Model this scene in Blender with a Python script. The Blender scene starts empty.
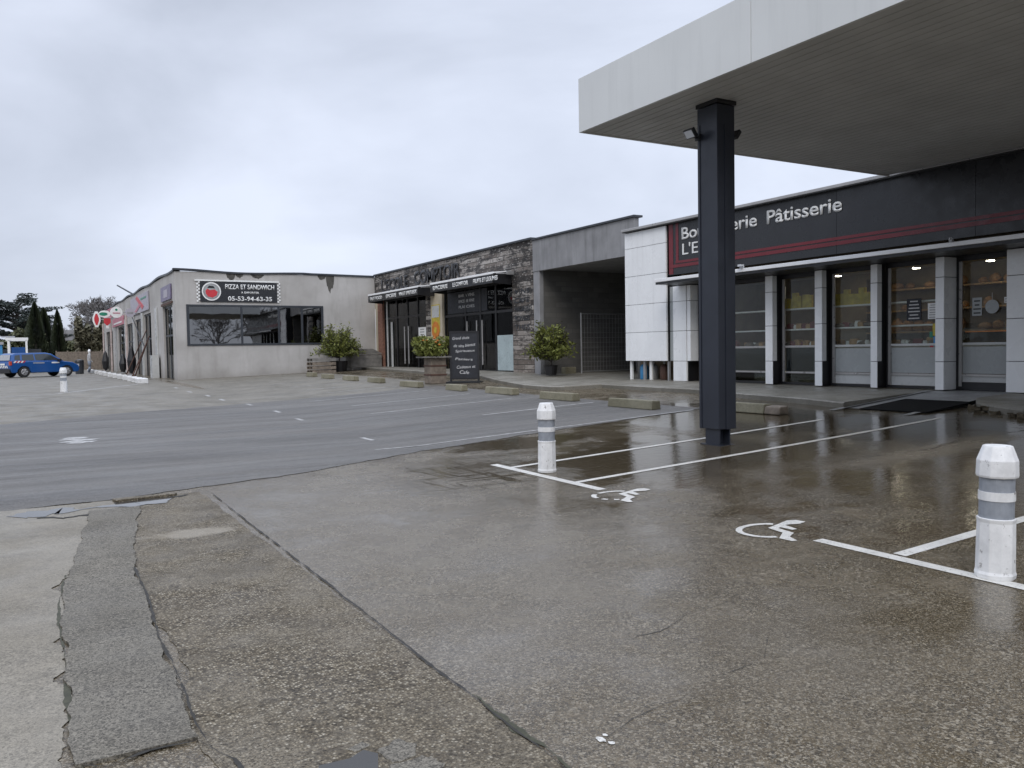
import bpy, bmesh, math, random
from mathutils import Vector, Matrix, noise as mnoise
R = random.Random(7)
def jn(x, y, sd=0., f=2.2):   # smooth-to-rough wander for broken edges, about -1..1
    return mnoise.fractal(Vector((x * f, y * f, sd)), .75, 2.1, 6) * 1.3
scene = bpy.context.scene
COL = scene.collection
rad = math.radians

# ------------------------------------------------------------------ terrain height (camera eye is z = 0)
def near_z(X): return -1.6 + .045 * min(max(X - 5.6, 0), 11)
def far_z(X): return -1.2 + .03 * min(max(X - 6.4, 0), 10.4)
def zg(X, Y):
    t = min(max((Y - 14) / 28, 0), 1); t = t * t * (3 - 2 * t)
    return near_z(X) * (1 - t) + far_z(X) * t

# ------------------------------------------------------------------ node helpers
class NT:
    def __init__(s, name):
        s.m = bpy.data.materials.new(name); s.m.use_nodes = True
        s.t = s.m.node_tree; s.n = s.t.nodes; s.l = s.t.links
        s.b = s.n['Principled BSDF']; s.out = s.n['Material Output']
        s.pos = s.n.new('ShaderNodeNewGeometry').outputs['Position']
    def new(s, k): return s.n.new('ShaderNode' + k)
    def link(s, a, b): s.l.new(a, b)
    def put(s, sock, v):
        if hasattr(v, 'is_linked') or isinstance(v, bpy.types.NodeSocket): s.l.new(v, sock)
        else: sock.default_value = v
    def noise(s, scale, detail=4, rough=.55, vec=None, stretch=None, out='Fac', dist=0):
        n = s.new('TexNoise'); n.inputs['Scale'].default_value = scale
        n.inputs['Detail'].default_value = detail; n.inputs['Roughness'].default_value = rough
        n.inputs['Distortion'].default_value = dist
        v = vec or s.pos
        if stretch:
            mp = s.new('Mapping'); mp.inputs['Scale'].default_value = stretch; s.link(v, mp.inputs['Vector']); v = mp.outputs[0]
        s.link(v, n.inputs['Vector']); return n.outputs[out]
    def voro(s, scale, out='Color', feature='F1', rnd=1, stretch=None):
        n = s.new('TexVoronoi'); n.feature = feature; n.inputs['Scale'].default_value = scale
        n.inputs['Randomness'].default_value = rnd
        v = s.pos
        if stretch:
            mp = s.new('Mapping'); mp.inputs['Scale'].default_value = stretch; s.link(v, mp.inputs['Vector']); v = mp.outputs[0]
        s.link(v, n.inputs['Vector']); return n.outputs[out]
    def math(s, op, a, b=0., clamp=False):
        n = s.new('Math'); n.operation = op; n.use_clamp = clamp
        s.put(n.inputs[0], a); s.put(n.inputs[1], b); return n.outputs[0]
    def rng(s, v, a, b, c, d, smooth=False):
        n = s.new('MapRange'); n.clamp = True
        if smooth: n.interpolation_type = 'SMOOTHSTEP'
        s.put(n.inputs[0], v)
        for i, q in enumerate((a, b, c, d)): s.put(n.inputs[i + 1], q)
        return n.outputs[0]
    def mix(s, f, a, b, mode='MIX'):
        n = s.new('MixRGB'); n.blend_type = mode
        s.put(n.inputs[0], f)
        for i, q in ((1, a), (2, b)):
            if isinstance(q, (tuple, list)): q = (*q[:3], 1)
            s.put(n.inputs[i], q)
        return n.outputs[0]
    def ramp(s, f, stops):
        n = s.new('ValToRGB'); e = n.color_ramp.elements
        while len(e) < len(stops): e.new(.5)
        for q, (p, c) in zip(e, stops): q.position = p; q.color = (*c[:3], 1)
        s.link(f, n.inputs[0]); return n.outputs[0]
    def bump(s, h, strength=.3, dist=.01, normal=None):
        n = s.new('Bump'); s.put(n.inputs['Strength'], strength); n.inputs['Distance'].default_value = dist
        s.link(h, n.inputs['Height'])
        if normal: s.link(normal, n.inputs['Normal'])
        s.link(n.outputs[0], s.b.inputs['Normal']); return n.outputs[0]
    def blob(s, cx, cy, rx, ry, nz, edge=.5):   # soft mask of an irregular patch lying on the ground
        mp = s.new('Mapping'); mp.inputs['Scale'].default_value = (1 / rx, 1 / ry, 0)
        mp.inputs['Location'].default_value = (-cx / rx, -cy / ry, 0); s.link(s.pos, mp.inputs['Vector'])
        v = s.new('VectorMath'); v.operation = 'LENGTH'; s.link(mp.outputs[0], v.inputs[0])
        d = s.math('ADD', v.outputs['Value'], s.math('MULTIPLY', s.math('SUBTRACT', nz, .5), 1.6))
        return s.rng(d, 1.0, 1 - edge, 0, 1, True)
    def col(s, v): s.put(s.b.inputs['Base Color'], (*v, 1) if isinstance(v, tuple) else v)
    def rough(s, v): s.put(s.b.inputs['Roughness'], v)

def pm(name, c, rough=.6, var=.2, scale=2., bump=.1, bscale=60, metal=0., streak=0., bdist=.004, spec=.5):
    t = NT(name)
    dk = tuple(x * (1 - var) for x in c); lt = tuple(min(1, x * (1 + var * .6)) for x in c)
    k = t.mix(t.rng(t.noise(scale, 6), .3, .7, 0, 1), dk, lt)
    if streak:
        s = t.rng(t.noise(1.6, 5, .65, stretch=(2.6, 2.6, .22)), .5, .72, 0, streak)
        k = t.mix(s, k, tuple(x * .45 for x in c))
    t.col(k); t.b.inputs['Metallic'].default_value = metal
    t.b.inputs['Specular IOR Level'].default_value = spec
    t.rough(t.rng(t.noise(scale * 2.3, 3), .3, .7, max(rough - .1, .02), min(rough + .1, 1)))
    if bump: t.bump(t.noise(bscale, 4), bump, bdist)
    return t.m

def emis(name, c, st):
    t = NT(name); t.col(c); t.b.inputs['Emission Color'].default_value = (*c, 1); t.b.inputs['Emission Strength'].default_value = st
    return t.m

def glass(name, tint=(.8, .85, .85), ior=1.6, rough=.02, frost=0.):
    t = NT(name); tr = t.new('BsdfTransparent'); tr.inputs[0].default_value = (*tint, 1)
    gl = t.new('BsdfGlossy'); gl.inputs['Roughness'].default_value = rough
    f = t.new('Fresnel'); f.inputs[0].default_value = ior
    bp = t.new('Bump'); bp.inputs['Strength'].default_value = .05; bp.inputs['Distance'].default_value = .02
    t.link(t.noise(1.2, 2), bp.inputs['Height']); t.link(bp.outputs[0], gl.inputs['Normal'])
    mx = t.new('MixShader'); t.link(f.outputs[0], mx.inputs[0]); t.link(tr.outputs[0], mx.inputs[1]); t.link(gl.outputs[0], mx.inputs[2])
    t.link(mx.outputs[0], t.out.inputs['Surface']); return t.m

# ------------------------------------------------------------------ materials
def speck(t, c, k=1.0, dark=(.02, .016, .01), light=(.34, .30, .23), sc=85):
    # worn aggregate: pale and dark stones a few millimetres across, in uneven patches
    zone = t.rng(t.noise(1.7, 6, .65), .36, .62, .35, 1)
    v = t.voro(sc, 'Color'); sp = t.new('SeparateColor'); t.link(v, sp.inputs[0])
    c = t.mix(t.math('MULTIPLY', t.rng(sp.outputs[0], .74, .9, 0, .8 * k), zone), c, light)
    c = t.mix(t.math('MULTIPLY', t.rng(sp.outputs[1], .70, .84, 0, .95 * k), zone), c, dark)
    w = t.voro(sc * 2.1, 'Color'); s2 = t.new('SeparateColor'); t.link(w, s2.inputs[0])
    c = t.mix(t.rng(s2.outputs[0], .8, .9, 0, .6 * k), c, light); c = t.mix(t.rng(s2.outputs[1], .74, .86, 0, .8 * k), c, dark)
    c = t.mix(t.rng(t.noise(26, 6, .8), .54, .66, 0, .5 * k), c, dark)
    return c
def mat_ground():
    t = NT('wet_concrete')
    big = t.noise(.33, 6, .6); mid = t.noise(2.6, 7, .7); fine = t.noise(42, 4, .75); nz = t.noise(1.1, 5, .6)
    c = t.mix(t.rng(big, .35, .65, 0, 1), (.082, .060, .031), (.135, .103, .060))
    c = t.mix(t.rng(mid, .38, .68, 0, .75), c, (.155, .125, .082))
    c = t.mix(t.rng(t.noise(9, 6, .75), .5, .68, 0, .6), c, (.045, .033, .018))
    c = t.mix(t.rng(t.noise(1.0, 5, .7, stretch=(.7, 22, 1)), .5, .62, 0, .35), c, (.06, .047, .028))
    c = speck(t, c, .8)
    P = t.blob(7.7, 9.0, 2.3, 1.9, nz, .45)
    P = t.math('MAXIMUM', P, t.blob(12.0, 12.0, 3.1, 4.6, nz, .5))
    P = t.math('MAXIMUM', P, t.blob(6.9, 11.8, 1.5, .8, nz, .4))
    P = t.math('MAXIMUM', P, t.blob(11.6, 8.0, 2.4, 1.3, nz, .6))
    gr = t.noise(1.0, 5, .72, stretch=(.45, 9, 1), dist=.4); gr2 = t.noise(1.0, 4, .7, stretch=(7, .8, 1))
    groove = t.math('MULTIPLY', t.blob(4.9, 9.4, 2.6, 2.2, nz, .9), t.rng(t.math('MAXIMUM', gr, t.math('MULTIPLY', gr2, .95)), .5, .56, 0, 1))
    P = t.math('MAXIMUM', P, groove)
    damp = t.rng(t.noise(.7, 7, .68), .44, .60, .1, .75)
    bay = t.blob(11.0, 6.5, 6.6, 7.5, nz, .35)
    damp = t.math('MAXIMUM', damp, t.math('MULTIPLY', bay, t.rng(t.noise(.9, 6, .65), .35, .6, .6, .95)))
    damp = t.math('MULTIPLY', damp, t.math('SUBTRACT', 1., t.math('MULTIPLY', t.blob(10.2, 6.6, 2.2, .5, nz, .7), .6)))
    wet = t.math('MAXIMUM', P, damp)
    c = t.mix(t.math('MULTIPLY', damp, .62), c, (.046, .033, .017))
    c = t.mix(t.math('MULTIPLY', P, .65), c, (.030, .021, .009))
    lane = t.blob(2.9, 7.0, 2.4, 7.0, nz, .9)
    c = t.mix(t.math('MULTIPLY', lane, .5), c, (.17, .152, .125))
    c = speck(t, c, .35)
    sed = t.blob(10.2, 6.6, 2.4, .6, t.noise(1.6, 6, .7, stretch=(.7, 2.2, 1)), .8)
    c = t.mix(t.math('MULTIPLY', sed, .6), c, (.22, .188, .14))
    t.col(c); t.b.inputs['Specular IOR Level'].default_value = .36
    t.rough(t.math('ADD', t.rng(wet, 0, .85, .30, .035), t.math('MULTIPLY', t.math('SUBTRACT', 1., P), t.rng(mid, .3, .7, -.08, .14)), True))
    h = t.math('ADD', t.math('MULTIPLY', fine, .6), t.math('MULTIPLY', t.noise(130, 3), .4))
    n1 = t.bump(h, t.rng(wet, 0, .85, 1., .06), .009)
    n2 = t.new('Bump'); n2.inputs['Strength'].default_value = .14; n2.inputs['Distance'].default_value = .02
    t.link(t.noise(6, 3, .5, stretch=(1, 2.6, 1)), n2.inputs['Height']); t.link(n1, n2.inputs['Normal'])
    t.link(n2.outputs[0], t.b.inputs['Normal'])
    return t.m
def mat_asphalt():
    t = NT('wet_asphalt')
    big = t.noise(.5, 7, .68, stretch=(.3, 1.6, 1)); fine = t.noise(60, 3, .7)
    c = t.mix(t.rng(big, .38, .62, 0, 1), (.062, .057, .050), (.118, .109, .097))
    c = t.mix(t.rng(t.noise(1.1, 6, .72, stretch=(.22, 2.6, 1)), .56, .68, 0, .7), c, (.034, .030, .026))
    c = t.mix(t.rng(t.noise(1.6, 7, .72), .56, .70, 0, .4), c, (.12, .117, .112))
    c = speck(t, c, .75, (.018, .017, .016), (.24, .23, .21))
    t.col(c)
    t.rough(t.rng(t.noise(.8, 6, .65, stretch=(.35, 2.2, 1)), .35, .65, .36, .66)); t.b.inputs['Specular IOR Level'].default_value = .4; t.bump(t.noise(90, 3, .7), .9, .010); return t.m
def mat_aggregate():
    t = NT('exposed_aggregate')
    v = t.voro(70, 'Color'); sep = t.new('SeparateColor'); t.link(v, sep.inputs[0])
    c = t.ramp(sep.outputs[0], [(0, (.022, .017, .011)), (.25, (.085, .068, .044)), (.55, (.19, .155, .105)), (.85, (.29, .25, .18)), (1, (.42, .38, .3))])
    d = t.voro(70, 'Distance')
    c = t.mix(t.rng(d, .3, .58, 0, .8), c, (.045, .035, .021))
    v2 = t.voro(140, 'Color'); s2 = t.new('SeparateColor'); t.link(v2, s2.inputs[0])
    c = t.mix(t.rng(t.noise(1.4, 7, .7), .45, .60, 0, .65), c, t.ramp(s2.outputs[0], [(0, (.03, .024, .016)), (.4, (.14, .118, .085)), (1, (.27, .235, .175))]))
    c = t.mix(t.rng(t.noise(.9, 6, .65), .5, .66, 0, .6), c, (.045, .036, .024))
    c = t.mix(t.rng(t.noise(5, 5, .7), .6, .68, 0, .7), c, (.03, .024, .017))
    c = t.mix(t.math('MULTIPLY', t.blob(1.25, 7.9, .5, .22, t.noise(3, 6, .7), .5), .7), c, (.27, .24, .19))
    t.b.inputs['Specular IOR Level'].default_value = .3
    t.col(c); t.rough(t.rng(t.noise(3, 4), .3, .7, .45, .8))
    t.bump(t.rng(d, 0, .6, 1, 0), .9, .008); return t.m
def mat_slab(name, a, b, r0=.4, r1=.7, sp=.4, fine_bump=.35):
    t = NT(name); t.b.inputs['Specular IOR Level'].default_value = .35
    c = t.mix(t.rng(t.noise(.9, 8, .68), .38, .62, 0, 1), a, b)
    c = t.mix(t.rng(t.noise(4.5, 6, .72), .52, .68, 0, .5), c, tuple(x * .6 for x in a))
    c = speck(t, c, sp * 1.6, tuple(x * .3 for x in a), tuple(min(1, x * 1.5) for x in b))
    t.col(c); t.rough(t.rng(t.noise(1.6, 5), .35, .65, r0, r1)); t.bump(t.noise(60, 4, .7), fine_bump * 1.6, .008); return t.m
def mat_boards():
    t = NT('weathered_boards')
    sx = t.new('SeparateXYZ'); t.link(t.pos, sx.inputs[0]); cb = t.new('CombineXYZ')
    t.link(sx.outputs[1], cb.inputs[0]); t.link(sx.outputs[2], cb.inputs[1])
    br = t.new('TexBrick'); t.link(cb.outputs[0], br.inputs['Vector']); br.inputs['Scale'].default_value = 1
    br.inputs['Brick Width'].default_value = 1.05; br.inputs['Row Height'].default_value = .19; br.inputs['Mortar Size'].default_value = .012
    br.inputs['Color1'].default_value = (0, 0, 0, 1); br.inputs['Color2'].default_value = (1, 1, 1, 1); br.inputs['Mortar'].default_value = (0, 0, 0, 1)
    c = t.ramp(br.outputs['Color'], [(0, (.035, .029, .025)), (.35, (.13, .11, .094)), (.65, (.24, .215, .19)), (1, (.42, .39, .355))])
    c = t.mix(t.rng(t.noise(2.0, 8, .78, stretch=(1, .7, 2.4)), .47, .55, 0, .92), c, (.022, .02, .02))
    c = t.mix(t.rng(t.noise(7, 5, .75, stretch=(1, .8, 2)), .57, .64, 0, .8), c, (.5, .48, .45))
    c = t.mix(t.rng(sx.outputs[2], 1.4, -.6, 0, .42), c, (.27, .22, .18))
    c = t.mix(br.outputs['Fac'], c, (.02, .018, .016))
    t.col(c); t.rough(.75); t.bump(t.math('SUBTRACT', t.noise(30, 4, .7, stretch=(1, .25, 2)), br.outputs['Fac']), .6, .02); return t.m
def mat_blocks():
    t = NT('breeze_blocks')
    sx = t.new('SeparateXYZ'); t.link(t.pos, sx.inputs[0]); cb = t.new('CombineXYZ')
    t.link(t.math('ADD', sx.outputs[0], sx.outputs[1]), cb.inputs[0]); t.link(sx.outputs[2], cb.inputs[1])
    br = t.new('TexBrick'); t.link(cb.outputs[0], br.inputs['Vector']); br.inputs['Scale'].default_value = 1
    br.inputs['Brick Width'].default_value = .5; br.inputs['Row Height'].default_value = .2; br.inputs['Mortar Size'].default_value = .01
    br.inputs['Color1'].default_value = (.10, .097, .09, 1); br.inputs['Color2'].default_value = (.15, .145, .135, 1); br.inputs['Mortar'].default_value = (.1, .1, .095, 1)
    c = t.mix(t.rng(t.noise(1.2, 6, .6), .4, .65, 0, .6), br.outputs['Color'], (.1, .097, .09))
    t.col(c); t.rough(.85); t.bump(t.math('SUBTRACT', t.noise(50, 3), br.outputs['Fac']), .5, .01); return t.m
def mat_render_wall():
    t = NT('stained_render')
    c = t.mix(t.rng(t.noise(.5, 6, .6), .35, .65, 0, 1), (.37, .355, .335), (.48, .465, .445))
    c = t.mix(t.rng(t.noise(1.3, 6, .7, stretch=(1.7, 1.7, .25)), .5, .75, 0, .45), c, (.24, .225, .2))
    sx = t.new('SeparateXYZ'); t.link(t.pos, sx.inputs[0])
    low = t.rng(t.math('ADD', sx.outputs[2], t.math('MULTIPLY', t.noise(1.5, 5, .7), .8)), -.9, -.2, .45, 0)
    c = t.mix(low, c, (.17, .155, .13))
    t.col(c); t.rough(.8); t.bump(t.noise(40, 4), .25, .006); return t.m
def mat_bark(n, c): return pm(n, c, .9, .4, 6, .8, 25, bdist=.02)
def mat_leaf(n, a, b, sc=3.):
    t = NT(n); c = t.mix(t.rng(t.noise(sc, 3, .7), .35, .65, 0, 1), a, b)
    t.col(c); t.rough(.6); t.b.inputs['Specular IOR Level'].default_value = .3; return t.m

M = dict(
    ground=mat_ground(), asphalt=mat_asphalt(), agg=mat_aggregate(),
    apron=mat_slab('worn_apron', (.15, .132, .1), (.22, .197, .156), .4, .7, .3),
    patch=mat_slab('patch_asphalt', (.105, .094, .074), (.158, .143, .115), .6, .85, .6),
    farlot=mat_slab('worn_lot', (.105, .094, .072), (.18, .163, .132), .38, .65, .3),
    pave=mat_slab('pavement_concrete', (.16, .148, .12), (.25, .235, .2), .35, .65, .3),
    ramp=mat_slab('ramp_concrete', (.2, .2, .195), (.28, .28, .275), .3, .5, .2),
    dark=pm('crack_dirt_and_shade', (.022, .02, .016), .8, .4, 12),
    moss=mat_leaf('crack_moss', (.03, .03, .017), (.055, .054, .032), 30),
    water=pm('standing_water', (.045, .043, .04), .02, .1, 2, 0),
    paint=None, soffit=pm('soffit_planks', (.52, .525, .515), .55, .12, 1.2, .05, 20),
    fascia=pm('white_cladding', (.65, .665, .655), .38, .06, .6, .03, 8, streak=.12),
    tile=pm('facade_tile', (.85, .86, .86), .3, .06, 1.0, .02, 8, streak=.18),
    steel=pm('slate_blue_steel', (.021, .025, .036), .38, .15, 2, .05, 30),
    black=pm('black_paint', (.014, .014, .016), .4, .2, 3, .03),
    signblk=pm('sign_panel', (.022, .023, .026), .3, .12, 1.5, .02),
    red=pm('red_trim', (.16, .014, .022), .35, .15, 2, 0),
    white=pm('white_letters', (.8, .8, .78), .4, .05, 2, 0),
    lip=pm('lip_white', (.86, .86, .86), .35, .06, 2, 0, streak=.1),
    alu=pm('aluminium', (.42, .41, .4), .35, .1, 3, 0, metal=.5),
    greypanel=pm('grey_panel', (.35, .37, .37), .25, .06, 1.5, .02),
    lightpanel=pm('light_panel', (.52, .53, .52), .3, .06, 1.5, .02),
    glass=glass('shop_glass', (.88, .9, .88), 1.28), darkglass=glass('dark_glass', (.5, .55, .55), 1.45),
    mirror=glass('reflective_glass', (.1, .11, .11), 3.3, .015),
    boards=mat_boards(), blocks=mat_blocks(), wall=mat_render_wall(),
    conc=pm('raw_concrete', (.27, .27, .275), .75, .22, 1.3, .25, 25, streak=.6),
    roof=pm('roof_felt', (.06, .062, .066), .6, .2, 2, .1),
    trim=pm('roof_trim', (.035, .04, .048), .45, .2, 2, .03),
    inter=pm('interior_wall', (.24, .19, .13), .8, .2, 2, 0), ifloor=pm('interior_floor', (.2, .19, .17), .3, .2, 2, 0),
    stopc=mat_slab('mossy_kerb_block', (.17, .155, .1), (.27, .25, .18), .5, .8, .3),
    bollw=None, band=pm('grey_reflective_band', (.27, .29, .32), .45, .2, 14, .1),
    wood=pm('old_wood', (.2, .165, .13), .8, .4, 6, .4, 40), gwood=pm('grey_wood', (.2, .19, .175), .8, .35, 5, .4, 40),
    rust=pm('rusty_hoop', (.09, .045, .032), .7, .3, 5, .1),
    brick=pm('red_brick', (.26, .13, .09), .85, .4, 9, .3, 30), cream=pm('cream_render', (.5, .44, .33), .8, .15, 2, .2),
    yellow=pm('yellow_print', (.55, .43, .05), .4, .3, 6, 0), tan=pm('tan_print', (.42, .26, .12), .5, .4, 9, 0), maroon=pm('maroon_print', (.16, .03, .03), .4, .3, 9, 0), orange=pm('orange_print', (.6, .2, .03), .4, .2, 6, 0),
    blue=pm('blue_print', (.05, .25, .5), .4, .2, 4, 0), green=pm('green_print', (.02, .22, .13), .4, .2, 4, 0),
    redp=pm('red_print', (.55, .04, .05), .4, .15, 4, 0), pink=pm('pink_print', (.5, .2, .25), .5, .2, 4, 0),
    carblue=pm('car_paint', (.014, .08, .27), .18, .05, 1, 0), rubber=pm('rubber', (.018, .018, .018), .75, .2, 6, .1),
    rim=pm('alloy_rim', (.4, .4, .42), .3, .1, 5, 0, metal=.6), carglass=pm('car_window', (.02, .028, .032), .06, .1, 2, 0),
    silver=pm('silver_paint', (.35, .36, .38), .3, .05, 2, 0), lampred=pm('tail_lamp', (.5, .06, .03), .2, .1, 2, 0),
    lampw=pm('head_lamp', (.6, .62, .65), .1, .05, 2, 0),
    leafg=mat_leaf('shrub_leaf', (.06, .08, .015), (.2, .21, .05), 7.), leafd=mat_leaf('dark_leaf', (.03, .045, .02), (.075, .09, .03)),
    cedar=mat_leaf('cedar_needles', (.025, .036, .034), (.05, .062, .055), .8), cyp=mat_leaf('cypress_green', (.022, .03, .016), (.042, .052, .026), .9),
    hedge=mat_leaf('hedge_green', (.085, .095, .05), (.17, .175, .1), .5), hedge2=mat_leaf('ivy_brown', (.085, .082, .05), (.165, .15, .1), .5),
    bark=mat_bark('bark', (.085, .075, .065)), twig=mat_bark('twig', (.16, .15, .145)),
    cloth=pm('pale_cloth', (.42, .42, .42), .9, .1, 8, .3), jean=pm('grey_trousers', (.22, .25, .3), .9, .1, 8, .3), skin=pm('skin', (.5, .31, .23), .5, .05, 8, 0),
    hair=pm('grey_hair', (.3, .29, .27), .8, .2, 30, .3),
    galv=pm('galvanised', (.33, .33, .33), .5, .15, 5, 0, metal=.4), chalk=pm('chalk', (.62, .62, .62), .9, .2, 20, 0),
    board=pm('chalkboard', (.02, .022, .028), .6, .25, 5, .05), frosted=pm('frosted_sheet', (.40, .48, .49), .3, .15, 2, .03, streak=.2),
    lamp=emis('lit_lamp', (1, .9, .74), 26.), soil=pm('soil', (.04, .03, .02), .9, .3, 10, .5),
    post=pm('whitewashed_post', (.5, .42, .39), .7, .25, 3, .1), purple=pm('purple_print', (.16, .13, .22), .4, .3, 4, 0),
    farwall=pm('far_brick_wall', (.13, .1, .085), .85, .25, .4, 0), lilac=pm('faded_banner', (.42, .4, .45), .6, .1, 2, 0, streak=.2),
    soilstone=pm('soil_and_stone', (.10, .08, .05), .85, .6, 14, .5, 40, bdist=.02), reflpanel=pm('painted_reflection', (.03, .035, .042), .12, .2, 2, 0), crust=pm('bread_crust', (.36, .2, .09), .6, .4, 12, .2), stain=pm('damp_stain', (.085, .08, .07), .85, .5, 5, .1), matblk=pm('rubber_mat', (.008, .008, .008), .95, .3, 40, .5, 90, spec=.1),
)
def mk_paint(name, base, wear, sc, nmul=60):
    t = NT(name); c = t.mix(t.rng(t.noise(sc, 6, .7), .35, .65, 0, 1), tuple(x * .78 for x in base), base)
    c = t.mix(t.rng(t.noise(nmul, 4, .75), wear, wear + .08, 0, .8), c, (.12, .11, .1))
    t.col(c); t.rough(.45); t.bump(t.noise(80, 3), .2, .004); return t.m
M['paint'] = mk_paint('road_paint', (.62, .605, .56), .56, 5, 40)
M['fpaint'] = mk_paint('faded_paint', (.42, .415, .40), .495, 5, 12)
M['bollw'] = mk_paint('bollard_paint', (.8, .8, .79), .605, 6, 13)
M['blockw'] = mk_paint('block_paint', (.7, .7, .69), .6, 3, 10)

# ------------------------------------------------------------------ mesh builder
ORI = {}
class MB:
    def __init__(s): s.v = []; s.f = []
    def quad(s, *p):
        i = len(s.v); s.v += [tuple(q) for q in p]; s.f.append(tuple(range(i, i + len(p)))); return s
    def box(s, x0, x1, y0, y1, z0, z1, M4=None):
        P = [(x, y, z) for z in (z0, z1) for y in (y0, y1) for x in (x0, x1)]
        if M4 is not None: P = [tuple(M4 @ Vector(p)) for p in P]
        i = len(s.v); s.v += P
        s.f += [tuple(i + k for k in q) for q in ((0, 2, 3, 1), (4, 5, 7, 6), (0, 1, 5, 4), (2, 6, 7, 3), (0, 4, 6, 2), (1, 3, 7, 5))]; return s
    def tube(s, a, b, r0, r1=None, n=8, cap=True):
        a, b = Vector(a), Vector(b); r1 = r0 if r1 is None else r1
        d = (b - a).normalized(); u = d.cross(Vector((0, 0, 1)) if abs(d.z) < .95 else Vector((1, 0, 0))).normalized(); w = d.cross(u)
        i = len(s.v)
        for p, r in ((a, r0), (b, r1)):
            for k in range(n):
                t = 2 * math.pi * k / n; s.v.append(tuple(p + (u * math.cos(t) + w * math.sin(t)) * r))
        for k in range(n): j = (k + 1) % n; s.f.append((i + k, i + j, i + n + j, i + n + k))
        if cap: s.f.append(tuple(i + k for k in reversed(range(n)))); s.f.append(tuple(i + n + k for k in range(n)))
        return s
    def path(s, pts, r, n=6):
        for a, b in zip(pts, pts[1:]): s.tube(a, b, r, r, n)
        return s
    def lathe(s, c, prof, n=20, ang0=0., squash=1.):
        i = len(s.v)
        for r, z in prof:
            for k in range(n):
                t = 2 * math.pi * (k / n) + ang0; s.v.append((c[0] + r * math.cos(t), c[1] + r * math.sin(t) * squash, c[2] + z))
        for q in range(len(prof) - 1):
            for k in range(n):
                j = (k + 1) % n; s.f.append((i + q * n + k, i + q * n + j, i + (q + 1) * n + j, i + (q + 1) * n + k))
        s.f.append(tuple(i + k for k in reversed(range(n)))); e = i + (len(prof) - 1) * n; s.f.append(tuple(e + k for k in range(n))); return s
    def prism(s, poly, a, b, axis='z', M4=None):   # polygon extruded along an axis
        f = {'z': lambda p, h: (p[0], p[1], h), 'x': lambda p, h: (h, p[0], p[1]), 'y': lambda p, h: (p[0], h, p[1])}[axis]
        n = len(poly); i = len(s.v); P = [f(p, a) for p in poly] + [f(p, b) for p in poly]
        if M4 is not None: P = [tuple(M4 @ Vector(p)) for p in P]
        s.v += P
        s.f.append(tuple(i + k for k in range(n))); s.f.append(tuple(i + n + k for k in reversed(range(n))))
        for k in range(n): j = (k + 1) % n; s.f.append((i + k, i + n + k, i + n + j, i + j))
        return s
    def build(s, name, mat, parent=None, bevel=0., smooth=False, fixn=True):
        o = ORI.get(parent.name, Vector((0, 0, 0))) if parent else Vector((0, 0, 0))
        loc = Vector((0, 0, 0))
        if parent is None and s.v:
            xs, ys, zs = zip(*s.v); loc = Vector(((min(xs) + max(xs)) / 2, (min(ys) + max(ys)) / 2, min(zs))); o = loc
        me = bpy.data.meshes.new(name); me.from_pydata([(x - o.x, y - o.y, z - o.z) for x, y, z in s.v], [], s.f)
        if fixn:
            bm = bmesh.new(); bm.from_mesh(me); bmesh.ops.recalc_face_normals(bm, faces=bm.faces); bm.to_mesh(me); bm.free()
        if smooth:
            for p in me.polygons: p.use_smooth = True
        me.materials.append(mat if not isinstance(mat, str) else M[mat])
        ob = bpy.data.objects.new(name, me); COL.objects.link(ob); ob.location = loc
        if parent: ob.parent = parent; ORI[ob.name] = ORI.get(parent.name, Vector((0, 0, 0)))
        else: ORI[ob.name] = o
        if bevel:
            m = ob.modifiers.new('bevel', 'BEVEL'); m.width = bevel; m.segments = 2; m.limit_method = 'ANGLE'
        return ob
def tag(o, label=None, cat=None, group=None, kind=None):
    for k, v in (('label', label), ('category', cat), ('group', group), ('kind', kind)):
        if v: o[k] = v
    return o
def thing(name, label, cat, loc=(0, 0, 0), group=None, local=False, rz=0.):
    o = bpy.data.objects.new(name, None); COL.objects.link(o); o.location = loc; o.rotation_euler = (0, 0, rz)
    o.empty_display_size = .2
    ORI[o.name] = Vector((0, 0, 0)) if local else Vector(loc)
    return tag(o, label, cat, group)
def kids(o): return [c for c in list(COL.objects) if c.parent == o]
def copy_tree(o, parent=None):
    c = o.copy(); COL.objects.link(c)
    if parent: c.parent = parent
    for ch in kids(o): copy_tree(ch, c)
    return c
def S(o): return tag(o, kind='structure')
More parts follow.
